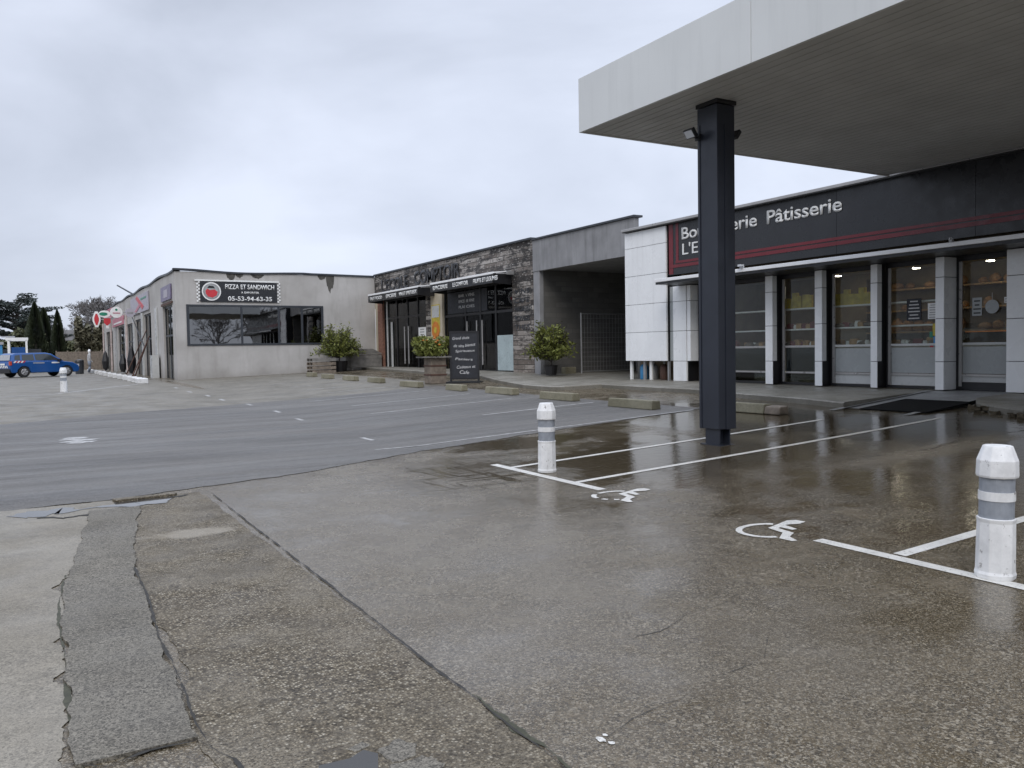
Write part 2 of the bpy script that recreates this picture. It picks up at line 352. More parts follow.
def text(name, s, mat, parent, org, xd, up, w=None, h=.2, ext=.01, align='L', bold=0.):
    cu = bpy.data.curves.new('t', 'FONT'); cu.body = s; cu.size = 1; cu.resolution_u = 4; cu.offset = bold; cu.extrude = 0
    ob = bpy.data.objects.new('t', cu); COL.objects.link(ob); bpy.context.view_layer.update()
    dg = bpy.context.evaluated_depsgraph_get(); me = bpy.data.meshes.new_from_object(ob.evaluated_get(dg))
    bpy.data.objects.remove(ob); bpy.data.curves.remove(cu)
    bm = bmesh.new(); bm.from_mesh(me)
    r = bmesh.ops.extrude_face_region(bm, geom=list(bm.faces))
    for g in r['geom']:
        if isinstance(g, bmesh.types.BMVert): g.co.z += 1
    xs = [v.co.x for v in bm.verts] or [0]; x0, x1 = min(xs), max(xs)
    sy = h / .72; sx = (w / (x1 - x0)) if w else sy
    xd, up = Vector(xd), Vector(up); nm = xd.cross(up)
    o = ORI.get(parent.name, Vector((0, 0, 0))) if parent else Vector((0, 0, 0))
    for v in bm.verts:
        x = (v.co.x - x0) * sx - (0 if align == 'L' else (x1 - x0) * sx / 2)
        p = Vector(org) + xd * x + up * v.co.y * sy + nm * (v.co.z * ext); v.co = p - o
    bmesh.ops.recalc_face_normals(bm, faces=bm.faces)
    bm.to_mesh(me); bm.free(); me.name = name; me.materials.clear(); me.materials.append(M[mat])
    ob = bpy.data.objects.new(name, me); COL.objects.link(ob); ob.parent = parent; ORI[ob.name] = o; return ob

# ------------------------------------------------------------------ ground sheets
def lin(a, b, st): n = max(1, round((b - a) / st)); return [a + (b - a) * i / n for i in range(n + 1)]
def interp(pts, v):
    if v <= pts[0][0]: return pts[0][1]
    for (a, p), (b, q) in zip(pts, pts[1:]):
        if v <= b: return p + (q - p) * (v - a) / (b - a)
    return pts[-1][1]
gx = [-700, -300, -120, -60, -30, -15] + lin(-10, 5.6, .6) + lin(6.2, 16.6, .52) + [17.2, 20, 30, 60, 120, 300, 700]
gy = [-400, -150, -60, -25] + lin(-10, 60, .7) + [70, 90, 120, 200, 400, 900]
g = MB(); n = len(gy)
for x in gx:
    for y in gy: g.v.append((x, y, zg(x, y)))
for i in range(len(gx) - 1):
    for j in range(n - 1): g.f.append((i * n + j, (i + 1) * n + j, (i + 1) * n + j + 1, i * n + j + 1))
S(g.build('ground', 'ground', smooth=True, fixn=False))
def sheet_y(name, mat, xs, lo, hi, dz, ny, jl=0, jh=0, kind='structure', side=0.):   # sheet bounded in Y by two lines
    m = MB(); k = ny + 1
    for x in xs:
        a = lo(x) + jl * jn(x, 0, 3.1); b = hi(x) + jh * jn(x, 0, 8.7)
        for j in range(k):
            y = a + (b - a) * j / ny; m.v.append((x, y, zg(x, y) + dz))
    for i in range(len(xs) - 1):
        for j in range(ny): m.f.append((i * k + j, (i + 1) * k + j, (i + 1) * k + j + 1, i * k + j + 1))
    return S(m.build(name, mat, smooth=True, fixn=False))
def sheet_x(name, mat, ys, lo, hi, dz, nx, jl=0, jh=0, skirt=0.):
    m = MB(); k = nx + 1
    for y in ys:
        a = lo(y) + jl * jn(0, y, 1.7); b = hi(y) + jh * jn(0, y, 5.3)
        for j in range(k):
            x = a + (b - a) * j / nx; m.v.append((x, y, zg(x, y) + dz))
    for i in range(len(ys) - 1):
        for j in range(nx): m.f.append((i * k + j, i * k + j + 1, (i + 1) * k + j + 1, (i + 1) * k + j))
    if skirt:
        L = len(ys); ring = [j for j in range(k)] + [i * k + nx for i in range(1, L)] + [(L - 1) * k + j for j in range(nx - 1, -1, -1)] + [i * k for i in range(L - 2, 0, -1)]
        base = len(m.v)
        for q in ring: v = m.v[q]; m.v.append((v[0], v[1], v[2] - skirt))
        for a in range(len(ring)):
            b = (a + 1) % len(ring); m.f.append((ring[b], ring[a], base + a, base + b))
    return S(m.build(name, mat, fixn=False))
ylo = [(-150, 2), (-10, 9.4), (-.3, 10.2), (.8, 10.3), (3.1, 11.0), (5.45, 12.3), (8.4, 12.75), (12.4, 13.2)]
yhi = [(-150, 18), (-.5, 22.4), (2.1, 23.9), (5.45, 25.3), (9.6, 25.6), (12.4, 26.6)]
sheet_y('asphalt_road', 'asphalt', [-150, -80, -40, -20, -10] + lin(-6, 12.35, .08), lambda x: interp(ylo, x), lambda x: interp(yhi, x), .006, 24, .05, .1)
sheet_y('far_parking_lot', 'farlot', [-150, -80, -40, -20, -10] + lin(-6, 13.0, .5), lambda x: interp(yhi, x) - .4, lambda x: 60 if x < 6 else 43.4, .003, 50)
sheet_y('apron_back', 'farlot', [-150, -80, -40, -20, -10, -6, 0, 6.2], lambda x: 60, lambda x: 95, .003, 8)
sheet_x('aggregate_strip', 'agg', lin(-3, 10.25, .03), lambda y: .62 + .05 * math.sin(y * 3), lambda y: 1.72, .004, 5, .03, .02)
sheet_x('worn_apron', 'apron', lin(-8, 10.2, .025), lambda y: -60, lambda y: interp([(-8, .3), (2.5, .3), (3.3, -.05), (3.7, .1), (4.6, .13), (6, .12), (6.6, .15), (8, .45), (10.2, .9)], y), .0055, 40, 0, .075)
px = lambda y: interp([(2, .3), (3.5, .12), (4.6, .13), (6.2, .14), (7.6, .3), (9.8, .55)], y)
sheet_x('asphalt_patch', 'patch', lin(3.62, 9.6, .03), px, lambda y: interp([(3.6, .57), (5, .6), (6.8, .65), (9.6, 1.0)], y), .017, 4, .03, .03, skirt=.03)
# joints, cracks, ruts and a painted edge shadow in the paving
def ribbon(name, mat, pts, w, dz=.008, jag=.02, step=.08):
    m = MB(); P = []
    for (a, b), (c, d) in zip(pts, pts[1:]):
        L = math.hypot(c - a, d - b); k = max(1, int(L / step))
        for i in range(k): qx, qy = a + (c - a) * i / k, b + (d - b) * i / k; P.append((qx + jag * 1.6 * jn(qx, qy, 2.2, 3.), qy + jag * 1.6 * jn(qx, qy, 9.2, 3.)))
    P.append(pts[-1])
    for i, (x, y) in enumerate(P):
        q = P[min(i + 1, len(P) - 1)]; p = P[max(i - 1, 0)]; dx, dy = q[0] - p[0], q[1] - p[1]; L = math.hypot(dx, dy) or 1
        ww = w * max(.08, .5 + .75 * jn(x, y, 4.4, 4.)) / 2 if jag else w / 2
        for s_ in (-1, 1):
            X = x - dy / L * ww * s_; Y = y + dx / L * ww * s_; m.v.append((X, Y, zg(X, Y) + dz))
    for i in range(len(P) - 1): m.f.append((2 * i, 2 * i + 1, 2 * i + 3, 2 * i + 2))
    return S(m.build(name, mat, fixn=False))
ribbon('joint_crack', 'dark', [(1.73, -2), (1.72, 2.5), (1.74, 4.3), (1.77, 6.5), (1.78, 8), (1.82, 10.1)], .016, .0085, .004, .025)
ribbon('joint_moss', 'moss', [(1.745, -2), (1.735, 2.7), (1.74, 3.4)], .05, .0065, .01, .02)
ribbon('patch_crack_and_shade', 'dark', [(.64, 2.9), (.59, 3.6), (.6, 5), (.64, 5.9), (.66, 6.8)], .018, .0205, .008, .025)
ribbon('patch_crack_and_shade', 'moss', [(.15, 3.2), (.12, 4.1), (.13, 5), (.13, 6.1), (.2, 6.9)], .024, .0075, .004, .02)
ribbon('patch_crack_and_shade', 'dark', [(.12, 3.64), (.22, 3.56), (.38, 3.62), (.57, 3.585), (.66, 3.35), (.7, 3.0), (.72, 2.6)], .03, .0105, .006, .02)  # dark ribbon paints the shadow under the patch's end, then continues as a crack
ribbon('hair_crack', 'dark', [(1.75, 2.62), (2.05, 2.75), (2.35, 2.85), (2.6, 2.86), (2.8, 2.95), (3.2, 3.0), (3.45, 3.2)], .006, .003, .008, .025)
ribbon('hair_crack', 'dark', [(2.62, 3.5), (2.9, 3.62), (3.05, 3.6), (3.35, 3.75), (3.75, 3.8)], .006, .003, .008, .025)
ribbon('hair_crack', 'dark', [(9.2, 6.9), (10.3, 6.7), (11.5, 6.9), (13.2, 6.6)], .02, .003, .03, .1)
# broken slab beside the lane
brk = MB(); brk.prism([(.80, 10.02), (1.42, 10.10), (1.46, 10.20), (.78, 10.16)], -1.6, -1.565)
S(brk.build('broken_slab', 'agg', bevel=.006))
ribbon('slab_gap', 'dark', [(.78, 9.97), (1.45, 10.04), (1.55, 10.12)], .09, .0085, .012, .05)
ribbon('slab_puddle', 'water', [(-.15, 9.72), (.2, 9.80), (.55, 9.84), (.9, 9.85), (1.35, 9.9)], .42, .0095, .03, .05)
ribbon('slab_gap', 'dark', [(.1, 9.5), (.3, 9.35), (.45, 9.45), (.6, 9.35)], .07, .010, .05, .05)
pd = MB()
pp = [(.93, 3.13), (1.05, 3.12), (1.12, 3.16), (1.16, 3.10), (1.13, 3.02), (1.08, 2.9), (.95, 2.86), (.86, 2.98)]
pd.quad(*[(x, y, -1.5945) for x, y in pp]); S(pd.build('small_puddle', 'water', fixn=False))
def chip(P):
    o = []
    for (a, b), (c, d) in zip(P, P[1:] + P[:1]):
        for k in range(6): x, y = a + (c - a) * k / 6, b + (d - b) * k / 6; o.append((x + .014 * jn(x, y, 1., 14.), y + .014 * jn(x, y, 6., 14.)))
    return o
for pts_ in ([(1.16, 3.12), (1.27, 3.16), (1.33, 3.09), (1.28, 3.0), (1.17, 2.99)], [(1.17, 2.97), (1.3, 2.98), (1.35, 2.88), (1.2, 2.8), (1.12, 2.88)], [(1.06, 3.2), (1.14, 3.22), (1.15, 3.17), (1.08, 3.155)]):
    S(MB().prism(chip(pts_), -1.605, -1.591).build('broken_slab_piece', 'patch', bevel=.004))
lt = MB()
for (cx, cy, r) in ((1.98, 2.73, .022), (2.0, 2.68, .014), (2.02, 2.75, .01)):
    lt.quad(*[(cx + r * math.cos(a) * R.uniform(.6, 1.2), cy + r * 1.3 * math.sin(a) * R.uniform(.6, 1.2), -1.5965) for a in [k * math.pi / 5 for k in range(10)]])
S(lt.build('paint_splash', 'paint', fixn=False))
# painted lines
def line(pts, w=.1, mat='paint', dz=.004): return ribbon('parking_line', mat, pts, w, dz, 0, .4)
line([(5.62, 10.2), (5.60, 7.62)], .12)
line([(5.57, 4.62), (5.56, 2.0), (5.55, -3)], .12)
line([(5.66, 8.22), (8.6, 8.27), (11.6, 8.36), (13.2, 8.45)], .1)
line([(5.66, 9.78), (8.8, 9.80), (12.05, 9.90)], .1)
line([(5.66, 3.94), (8, 3.94)], .11)
line([(6.9, 13.0), (9.5, 13.05), (12.0, 13.1)], .09, 'fpaint', .010)
line([(8.8, 16.45), (11.95, 16.55)], .09, 'fpaint', .010)
line([(4.9, 12.9), (6.9, 13.0)], .07, 'fpaint', .0105)
for y, x0 in ((19.2, 7.2), (21.7, 7.6), (24.2, 7.2)): line([(x0, y), (11.4, y + .35)], .08, 'fpaint', .010)
for y in (27.0, 29.0, 31.1, 33.5): line([(8.5, y), (11.2, y + .3)], .08, 'fpaint', .0065)
for (x, y) in ((5.08, 34.9), (5.1, 31.9), (5.28, 29.4), (5.32, 27.3)): line([(x, y - .35), (x, y + .35)], .11, 'fpaint', .0065)
for (x, y) in ((5.6, 24.8), (5.67, 22.0), (5.55, 19.5), (5.4, 14.6)): line([(x, y - .3), (x, y + .3)], .1, 'fpaint', .010)
line([(.9, 33.6), (4.2, 39.3)], .14, 'fpaint', .0065); line([(-6, 31.5), (.9, 33.4)], .1, 'fpaint', .0065)
for y in (46, 51, 56): line([(-6, y - 3), (4.0, y + 2)], .1, 'fpaint', .0065)
sp = MB()
for k in range(7):
    a = k * .9; L = R.uniform(.1, .3); x, y = .8 + .12 * math.cos(a), 17.8 + .5 * math.sin(a)
    sp.quad(*[(x + px_, y + py_, zg(x, y) + .0095) for px_, py_ in ((-L, -.06), (L * .5, -.14), (L, .1), (-L * .3, .2))])
S(sp.build('paint_splash', 'fpaint', fixn=False))
SYM = [(5.91, 5.24), (5.98, 5.2), (5.99, 5.10), (5.9, 5.08), (5.81, 5.13), (5.77, 5.14), (5.73, 4.97), (5.68, 4.98), (5.68, 5.11), (5.64, 5.10), (5.61, 4.90), (5.47, 4.82), (5.41, 4.69), (5.36, 4.70), (5.355, 4.83), (5.54, 4.96), (5.58, 5.16)]
ARC = [(5.72, 5.23), (5.68, 5.28), (5.63, 5.31), (5.56, 5.33), (5.5, 5.325), (5.42, 5.31), (5.35, 5.275), (5.29, 5.22), (5.25, 5.15), (5.24, 5.08), (5.25, 5.01), (5.28, 4.95), (5.33, 4.905), (5.38, 4.88)]
for oy in (0, 2.14):
    m = MB(); m.quad(*[(x, y + oy, zg(x, y) + .005) for x, y in SYM])
    for i in range(len(ARC) - 1):
        q = []
        for j, s_ in ((i, -1), (i, 1), (i + 1, 1), (i + 1, -1)):
            a = ARC[max(j - 1, 0)]; b = ARC[min(j + 1, len(ARC) - 1)]; dx, dy = b[0] - a[0], b[1] - a[1]; L = math.hypot(dx, dy)
            x = ARC[j][0] - dy / L * .028 * s_; y = ARC[j][1] + dx / L * .028 * s_; q.append((x, y + oy, zg(x, y) + .005))
        if oy == 0 or i not in (5, 9, 11): m.quad(*q)
    o = m.build('wheelchair_symbol', 'paint', fixn=False)
    bm = bmesh.new(); bm.from_mesh(o.data); bmesh.ops.triangulate(bm, faces=bm.faces)
    for f in bm.faces:
        if f.normal.z < 0: f.normal_flip()
    bm.to_mesh(o.data); bm.free(); S(o)

# pavements with kerb
def pavement(name, edge, y0, y1, right, dz=.12, step=.4, mat='pave'):
    ys = lin(y0, y1, step); m = MB()
    for y in ys:
        a = interp(edge, y) + R.uniform(-.008, .008); b = interp(right, y)
        for x, z in ((a + .02, -.15), (a, dz - .02), (a + .03, dz), (a + .16, dz + .002), ((a + b) / 2, dz), (b, dz)):
            m.v.append((x, y, zg(x, y) + z))
    for i in range(len(ys) - 1):
        for j in range(5): p = i * 6 + j; m.f.append((p, p + 1, p + 7, p + 6))
    m.f.append(tuple(range(5, -1, -1))); e = (len(ys) - 1) * 6; m.f.append(tuple(e + j for j in range(6)))
    return S(m.build(name, mat))
pavement('pavement', [(10.7, 13.65), (12, 14.0), (14.2, 14.33), (16, 14.75), (20.05, 14.68), (20.1, 14.0), (20.5, 13.4), (22.3, 13.4), (25.3, 14.1), (28, 14.95), (30, 15.0), (40, 15.5), (43.65, 15.9)], 10.72, 43.65,
         [(10, 17.6), (20.9, 17.6), (21.0, 24.5), (26.9, 24.5), (27, 17.3), (43.7, 17.3)])
pavement('pavement', [(-6, 13.9), (7.5, 13.95), (8.6, 14.5), (9.15, 15.4)], -6, 9.12, [(-6, 17.6), (10, 17.6)])
rp = MB(); ys = lin(9.16, 10.68, .38)
for y in ys:
    for x, z in ((13.75, .006), (15, .06), (16.3, .115), (17.6, .12)): rp.v.append((x, y, zg(x, y) + z))
for i in range(len(ys) - 1):
    for j in range(3): p = i * 4 + j; rp.f.append((p, p + 1, p + 5, p + 4))
S(rp.build('entrance_ramp', 'ramp', fixn=False))
for y in (9.14, 10.70):
    m = MB(); m.quad(*[(x, y + d, zg(x, y) + z) for x, d, z in ((13.3, -.06, .01), (13.3, .06, .01), (16.4, .06, .135), (16.4, -.06, .135))]); S(m.build('ramp_edge', 'ramp'))
m = MB(); Y0, Y1 = 9.0, 10.35
m.v = [(x, y, zg(x, y) + z) for x, z in ((13.65, .025), (15.05, .085)) for y in (Y0, Y1)] + [(x, y, zg(x, y) + z) for x, z in ((13.65, .005), (15.05, .065)) for y in (Y0, Y1)]
m.f = [(0, 2, 3, 1), (0, 4, 6, 2), (1, 3, 7, 5), (0, 1, 5, 4), (2, 6, 7, 3)]
tag(m.build('entrance_mat', 'matblk'), 'black rubber mat lying on the ramp before the bakery door', 'mat')
# ragged edge of the right pavement
rb = MB()
for k in range(46):
    y = 8.95 - R.random() * 3.4; x = interp([(7.5, 13.9), (8.6, 14.45), (9.15, 15.3)], y) + R.gauss(-.03, .09); r = R.uniform(.015, .075)
    z = zg(x, y) + R.uniform(-.01, .06); P8 = [(x + r * R.uniform(.4, 1.3) * sx, y + r * R.uniform(.5, 1.6) * sy, z + r * R.uniform(.3, .9) * sz) for sz in (-1, 1) for sy in (-1, 1) for sx in (-1, 1)]
    i = len(rb.v); rb.v += P8; rb.f += [tuple(i + q for q in f4) for f4 in ((0, 2, 3, 1), (4, 5, 7, 6), (0, 1, 5, 4), (2, 6, 7, 3), (0, 4, 6, 2), (1, 3, 7, 5))]
tag(rb.build('broken_kerb_rubble', 'soilstone'), 'crumbled kerb pieces and soil along the pavement edge', 'rubble', kind='stuff')

# ------------------------------------------------------------------ canopy
cz = 3.58
cn = thing('forecourt_canopy', 'large white flat canopy on a dark column over the parking bays', 'canopy', (12, 5, -1.47))
cx0, cx1, cy0, cy1 = 8.06, 16.1, -1.0, 11.5
f = MB(); top = cz + .88
def fas(m, x0, x1, y0, y1): m.box(x0, x1, y0, y1, cz, top)
joints = [7.7, 3.8]; ys = [cy1] + joints + [cy0]
for a, b in zip(ys, ys[1:]): f.box(cx0, cx0 + .05, b + .004, a - .004, cz, top)
for a, b in ((cx0 + .054, 12.0), (12.008, cx1)): f.box(a, b, cy1 - .05, cy1, cz, top); f.box(a, b, cy0, cy0 + .05, cz, top)
f.build('fascia', 'fascia', cn, bevel=.003)
r_ = MB(); r_.box(cx0 + .06, cx1, cy0 + .06, cy1 - .06, top - .1, top - .04); r_.build('roof_deck', 'roof', cn)
s_ = MB(); x = cx0 + .06
while x < cx1 - .1:
    s_.box(x + .009, min(x + .163, cx1), cy0 + .06, cy1 - .06, cz + .012, cz + .035); x += .172
s_.build('soffit_planks', 'soffit', cn)
s_ = MB(); s_.box(cx0 + .06, cx1, cy0 + .06, cy1 - .06, cz + .04, cz + .06); s_.build('soffit_backing', 'black', cn)
c_ = MB(); zb = -1.22
c_.box(8.76, 9.11, 9.03, 9.44, zb, cz - .06); col = c_.build('column', 'steel', cn, bevel=.008)
c_ = MB()
c_.box(8.748, 8.758, 9.38, 9.41, zb, cz - .3)
c_.box(8.90, 8.98, 9.018, 9.028, zb, cz - .35); c_.build('column_rib', 'steel', col)
c_ = MB(); c_.box(8.79, 8.81, 9.05, 9.34, -1.5, zb); c_.box(8.99, 9.01, 9.05, 9.34, -1.5, zb); c_.box(8.81, 8.99, 9.185, 9.205, -1.5, zb); c_.box(8.74, 9.06, 8.98, 9.4, -1.5, -1.445)
c_.build('column_foot', 'steel', col)
c_ = MB(); c_.box(8.75, 9.14, 9.02, 9.46, cz - .05, cz + .01); c_.build('column_head', 'black', col)
for k, (p, rz, lb) in enumerate((((8.72, 9.40, 3.15), rad(0), 'small black floodlight on the lane side of the canopy column'), ((9.14, 9.2, 3.15), rad(180), 'small black floodlight on the shop side of the canopy column'))):
    t = thing('floodlight', lb, 'floodlight', p, None, True, rz)
    Mx = Matrix.Translation((-.13, 0, 0)) @ Matrix.Rotation(rad(-35), 4, 'Y')
    a = MB(); a.box(-.03, .03, -.1, .1, -.07, .07, Mx); a.build('housing', 'black', t, bevel=.008)
    a = MB(); a.box(-.036, -.031, -.08, .08, -.055, .055, Mx); a.build('lens', 'lampw', t)
    a = MB(); a.box(-.1, .03, -.015, .015, -.06, -.035); a.box(.0, .03, -.05, .05, -.09, .0); a.build('bracket', 'black', t)

# ------------------------------------------------------------------ bakery
FZ = -.985
bk = thing('bakery_building', 'bakery with black sign band, white tiled pilasters and lit shop windows', 'bakery', (20, 10, FZ))
m = MB(); m.box(16.98, 17.4, 18.15, 20.95, FZ - .3, 3.6); m.box(17.4, 30, 20.75, 20.98, FZ - .3, 3.55); m.box(17.0, 17.35, 2, 21, 1.98, 3.6)
m.box(17.0, 17.35, 2, 9.18, FZ - .3, 1.98); m.box(17.35, 30, 2, 2.2, FZ - .3, 3.6); m.build('wall', 'inter', bk)
m = MB(); m.box(16.3, 30, 2, 20.98, 3.6, 3.68); m.build('roof', 'roof', bk)
m = MB(); m.box(16.28, 16.42, 2, 21.02, 3.62, 3.70); m.build('roof_edge', 'alu', bk, bevel=.01)
m = MB(); m.box(17.36, 30, 21.0 - .23, 20.72, FZ, 0)  # inner skirting
m = MB(); m.box(17.0, 22, 9.0, 20.7, FZ + .001, FZ + .012); m.build('floor', 'ifloor', bk)
m = MB(); m.box(21.9, 22.1, 2, 20.7, FZ, 3.5); m.box(17.4, 21.9, 8.6, 8.75, FZ, 3.5); m.build('inner_wall', 'inter', bk)
m = MB(); m.box(17.36, 21.9, 8.8, 20.7, 2.12, 2.18); m.build('ceiling', 'cream', bk)
# sign band
m = MB()
for a, b in ((18.97, 16.4), (16.4, 13.1), (13.1, 9.8), (9.8, 6.5), (6.5, 3.2), (3.2, 2)): m.box(16.46, 16.55, b + .004, a - .004, 2.12, 3.6)
m.build('sign_band', 'signblk', bk)
m = MB(); m.box(16.452, 16.459, 18.78, 18.96, 2.14, 3.59); m.box(16.452, 16.459, 18.55, 18.66, 2.5, 3.59)
m.build('red_stripe', 'red', bk)
for z0, z1 in ((2.32, 2.41), (2.44, 2.51)):
    m = MB(); m.box(16.446, 16.4515, 2, 18.955 if z0 < 2.4 else 18.67, z0, z1); m.build('red_stripe', 'red', bk)
text('lettering', 'Boulangerie', 'white', bk, (16.455, 18.4, 3.1), (0, -1, 0), (0, 0, 1), 2.86, .35, .015, bold=.014)
text('lettering', 'Pâtisserie', 'white', bk, (16.455, 15.2, 3.1), (0, -1, 0), (0, 0, 1), 2.26, .35, .015, bold=.014)
text('lettering', "L'Epi", 'white', bk, (16.455, 18.37, 2.66), (0, -1, 0), (0, 0, 1), 1.05, .33, .015, bold=.0)
m = MB(); m.box(15.62, 15.68, 2, 18.65, 1.868, 1.955); m.build('awning_lip', 'lip', bk, bevel=.008)
m = MB(); m.box(15.65, 16.98, 2, 18.62, 1.80, 1.862); m.build('awning_soffit', 'black', bk)
m = MB(); m.box(15.56, 15.68, 15.24, 15.28, 1.956, 2.03); m.box(15.53, 15.63, 15.20, 15.32, 2.0, 2.05); m.build('spot_lamp', 'lampw', bk)
m = MB(); m.box(15.58, 15.66, 9.74, 9.8, 1.956, 2.0); m.tube((15.6, 9.77, 2.0), (15.6, 9.77, 2.04), .045, .03); m.build('spot_lamp', 'galv', bk)
# tiled cladding: every panel with a dark joint round it
def tiles(x0, x1, y0, y1, zs, name='cladding_panel', parent=None, mat='tile'):
    for a, b in zip(zs, zs[1:]):
        MB().box(x0, x1, y0, y1, min(a, b) + .006, max(a, b) - .006).build(name, mat, parent or bk, bevel=.004)
zs = [3.585, 3.09, 2.22, 1.34, .48, -.4]
tiles(16.40, 16.46, 19.04, 20.98, zs)
m = MB(); m.box(16.47, 16.97, 19.04, 20.97, -.4, 3.58); m.build('cladding_core', 'black', bk)
tiles(16.50, 16.56, 18.30, 18.86, [1.79, 1.34, .48, -.4, FZ]); m = MB(); m.box(16.57, 16.97, 18.31, 18.85, FZ, 1.79); m.build('pilaster_core', 'black', bk)
tiles(16.52, 16.90, 18.14, 18.285, [1.79, 1.34, .48, -.4])
tiles(16.52, 16.58, 18.88, 19.02, [1.79, 1.34, .48, -.4], mat='greypanel')
for y0, y1, full in ((15.08, 15.32, 0), (13.55, 13.76, 0), (12.05, 12.22, 0), (10.48, 10.67, 1)):
    p = MB().box(16.51, 16.86 if not full else 16.99, y0 + .012, y1 - .012, FZ, 1.80).build('pilaster', 'black', bk)
    tiles(16.5, 16.52, y0, y1, [1.79, 1.37, .51, -.39, FZ], 'pilaster_tile', p)
    tiles(16.525, 16.95 if full else 16.66, y0, y0 + .01, [1.79, 1.37, .51, -.39] + ([FZ] if full else []), 'pilaster_tile', p)
tiles(16.5, 16.56, 4.5, 9.2, [1.79, 1.28, .45, -.38, FZ]); MB().box(16.57, 16.99, 4.5, 9.19, FZ, 1.79).build('pilaster_core', 'black', bk)
# open legs under the big panel
for k, y in enumerate((20.85, 20.2, 19.9)):
    MB().box(16.5, 16.56, y - .05, y + .05, FZ, -.4).build('leg', 'white' if k != 1 else 'galv', bk)
MB().box(16.5, 16.56, 19.05, 19.12, FZ, -.4).build('leg', 'galv', bk)
for i, (y, mt, lb) in enumerate(((20.5, 'blue', 'blue gas bottle nearest the corner under the white panels'), (20.05, 'galv', 'grey gas bottle in the middle under the white panels'), (19.55, 'rust', 'rusty brown gas bottle beside the tiled pilaster'))):
    t = thing('gas_bottle', lb, 'gas bottle', (16.75, y, FZ), 'gas bottles under the panels')
    MB().lathe((16.75, y, FZ), [(.12, 0), (.14, .03), (.14, .38), (.1, .46), (.04, .49)], 14).build('body', mt, t, smooth=True)
    MB().lathe((16.75, y, FZ + .49), [(.03, 0), (.03, .05), (.05, .06), (.05, .08)], 8).build('valve', 'galv', t)
# windows
wins = [(15.32, 18.12, 'w'), (13.76, 15.08, 'w'), (12.22, 13.55, 'p'), (10.67, 12.05, 'p'), (9.2, 10.48, 'd')]
for y0, y1, k in wins:
    w = MB(); z0, z1 = FZ, 1.815; X0, X1 = (16.80, 16.87) if k != 'd' else (16.93, 17.0)
    gx0, gx1 = X0 + .035, X0 + .041
    w.box(X0, X1, y0 + .001, y0 + .06, z0, z1); w.box(X0, X1, y1 - .06, y1 - .001, z0, z1); w.box(X0, X1, y0 + .06, y1 - .06, 1.70, z1)
    w.box(X0, X1, y0 + .06, y1 - .06, z0, z0 + (.06 if k != 'd' else .16)); wo = w.build('window' if k != 'd' else 'entrance_door', 'black', bk)
    a = MB(); a.box(X0 - .012, X0 + .02, y1 - .13, y1 - .065, z0 + .07, 1.69); a.box(X0 - .01, X0 + .02, y0 + .061, y1 - .131, -.70, -.655)
    a.build('frame', 'alu', wo)
    MB().box(gx0, gx1, y0 + .062, y1 - .132, (-.08 if k != 'w' else -.65), 1.69).build('glass', 'glass', wo)
    if k != 'w':
        MB().box(X0 + .02, X0 + .05, y0 + .062, y1 - .132, -.645, -.085).build('kick_panel', 'greypanel', wo)
        MB().box(X0 + .02, X0 + .05, y0 + .062, y1 - .132, z0 + .165 if k == 'd' else z0 + .065, -.705).build('kick_panel', 'lightpanel', wo)
        MB().box(X0, X1, y0 + .062, y1 - .132, -.05, .0).build('transom', 'lightpanel', wo)
    else:
        MB().box(gx0, gx1, y0 + .062, y1 - .132, z0 + .065, -.705).build('glass', 'darkglass', wo); MB().box(gx0 + .02, gx1 + .02, y0 + .062, y1 - .132, -.65, -.055).build('dark_reflection', 'reflpanel', wo)  # dark bluish panel paints in the reflection seen in the lower glass
        MB().box(X0, X1, y0 + .062, y1 - .132, -.05, .0).build('transom', 'alu', wo)
# shelves and the goods on them
def shelf(y0, y1, zs, lb):
    t = thing('display_shelf', lb, 'shelf', (17.35, (y0 + y1) / 2, FZ), 'display shelves behind the bakery windows')
    for z in zs: MB().box(16.93, 17.25, y0, y1, z - .035, z).build('shelf_board', 'lip', t)
    for y in (y0 - .02, y1 + .02): MB().box(17.22, 17.25, y - .012, y + .012, FZ, max(zs) + .6).build('upright', 'lightpanel', t)
names = ('first window from the dark canopy column', 'second window from the dark column', 'third window from the dark column', 'window with the dark poster')
wz = [(15.4, 18.05), (13.82, 15.3), (12.3, 13.75), (10.75, 12.25)]
for (a, b), nm in zip(wz, names):
    shelf(a, b, [.94, .42, -.02], 'white shelf unit of goods in the ' + nm)
goods = [('yellow', 'yellow packet'), ('maroon', 'dark red packet'), ('tan', 'tan coloured packet'), ('white', 'small white jar'), ('wood', 'brown rounded packet')]
proto = {}
for k, lb in goods:
    if k == 'white': m = MB().lathe((0, 0, 0), [(.045, 0), (.05, .02), (.05, .11), (.035, .13), (.04, .135), (.04, .16)], 12)
    elif k == 'wood': m = MB().lathe((0, 0, 0), [(.05, 0), (.085, .03), (.085, .08), (.05, .13), (.01, .14)], 10, 0, 1.3)
    elif k == 'yellow': m = MB().box(-.05, .05, -.075, .075, 0, .24)
    else: m = MB().prism([(-.07, 0), (.07, 0), (.075, .14), (.05, .2), (-.05, .2), (-.075, .14)], -.05, .05, 'x')
    proto[k] = (m, lb)
first = {}
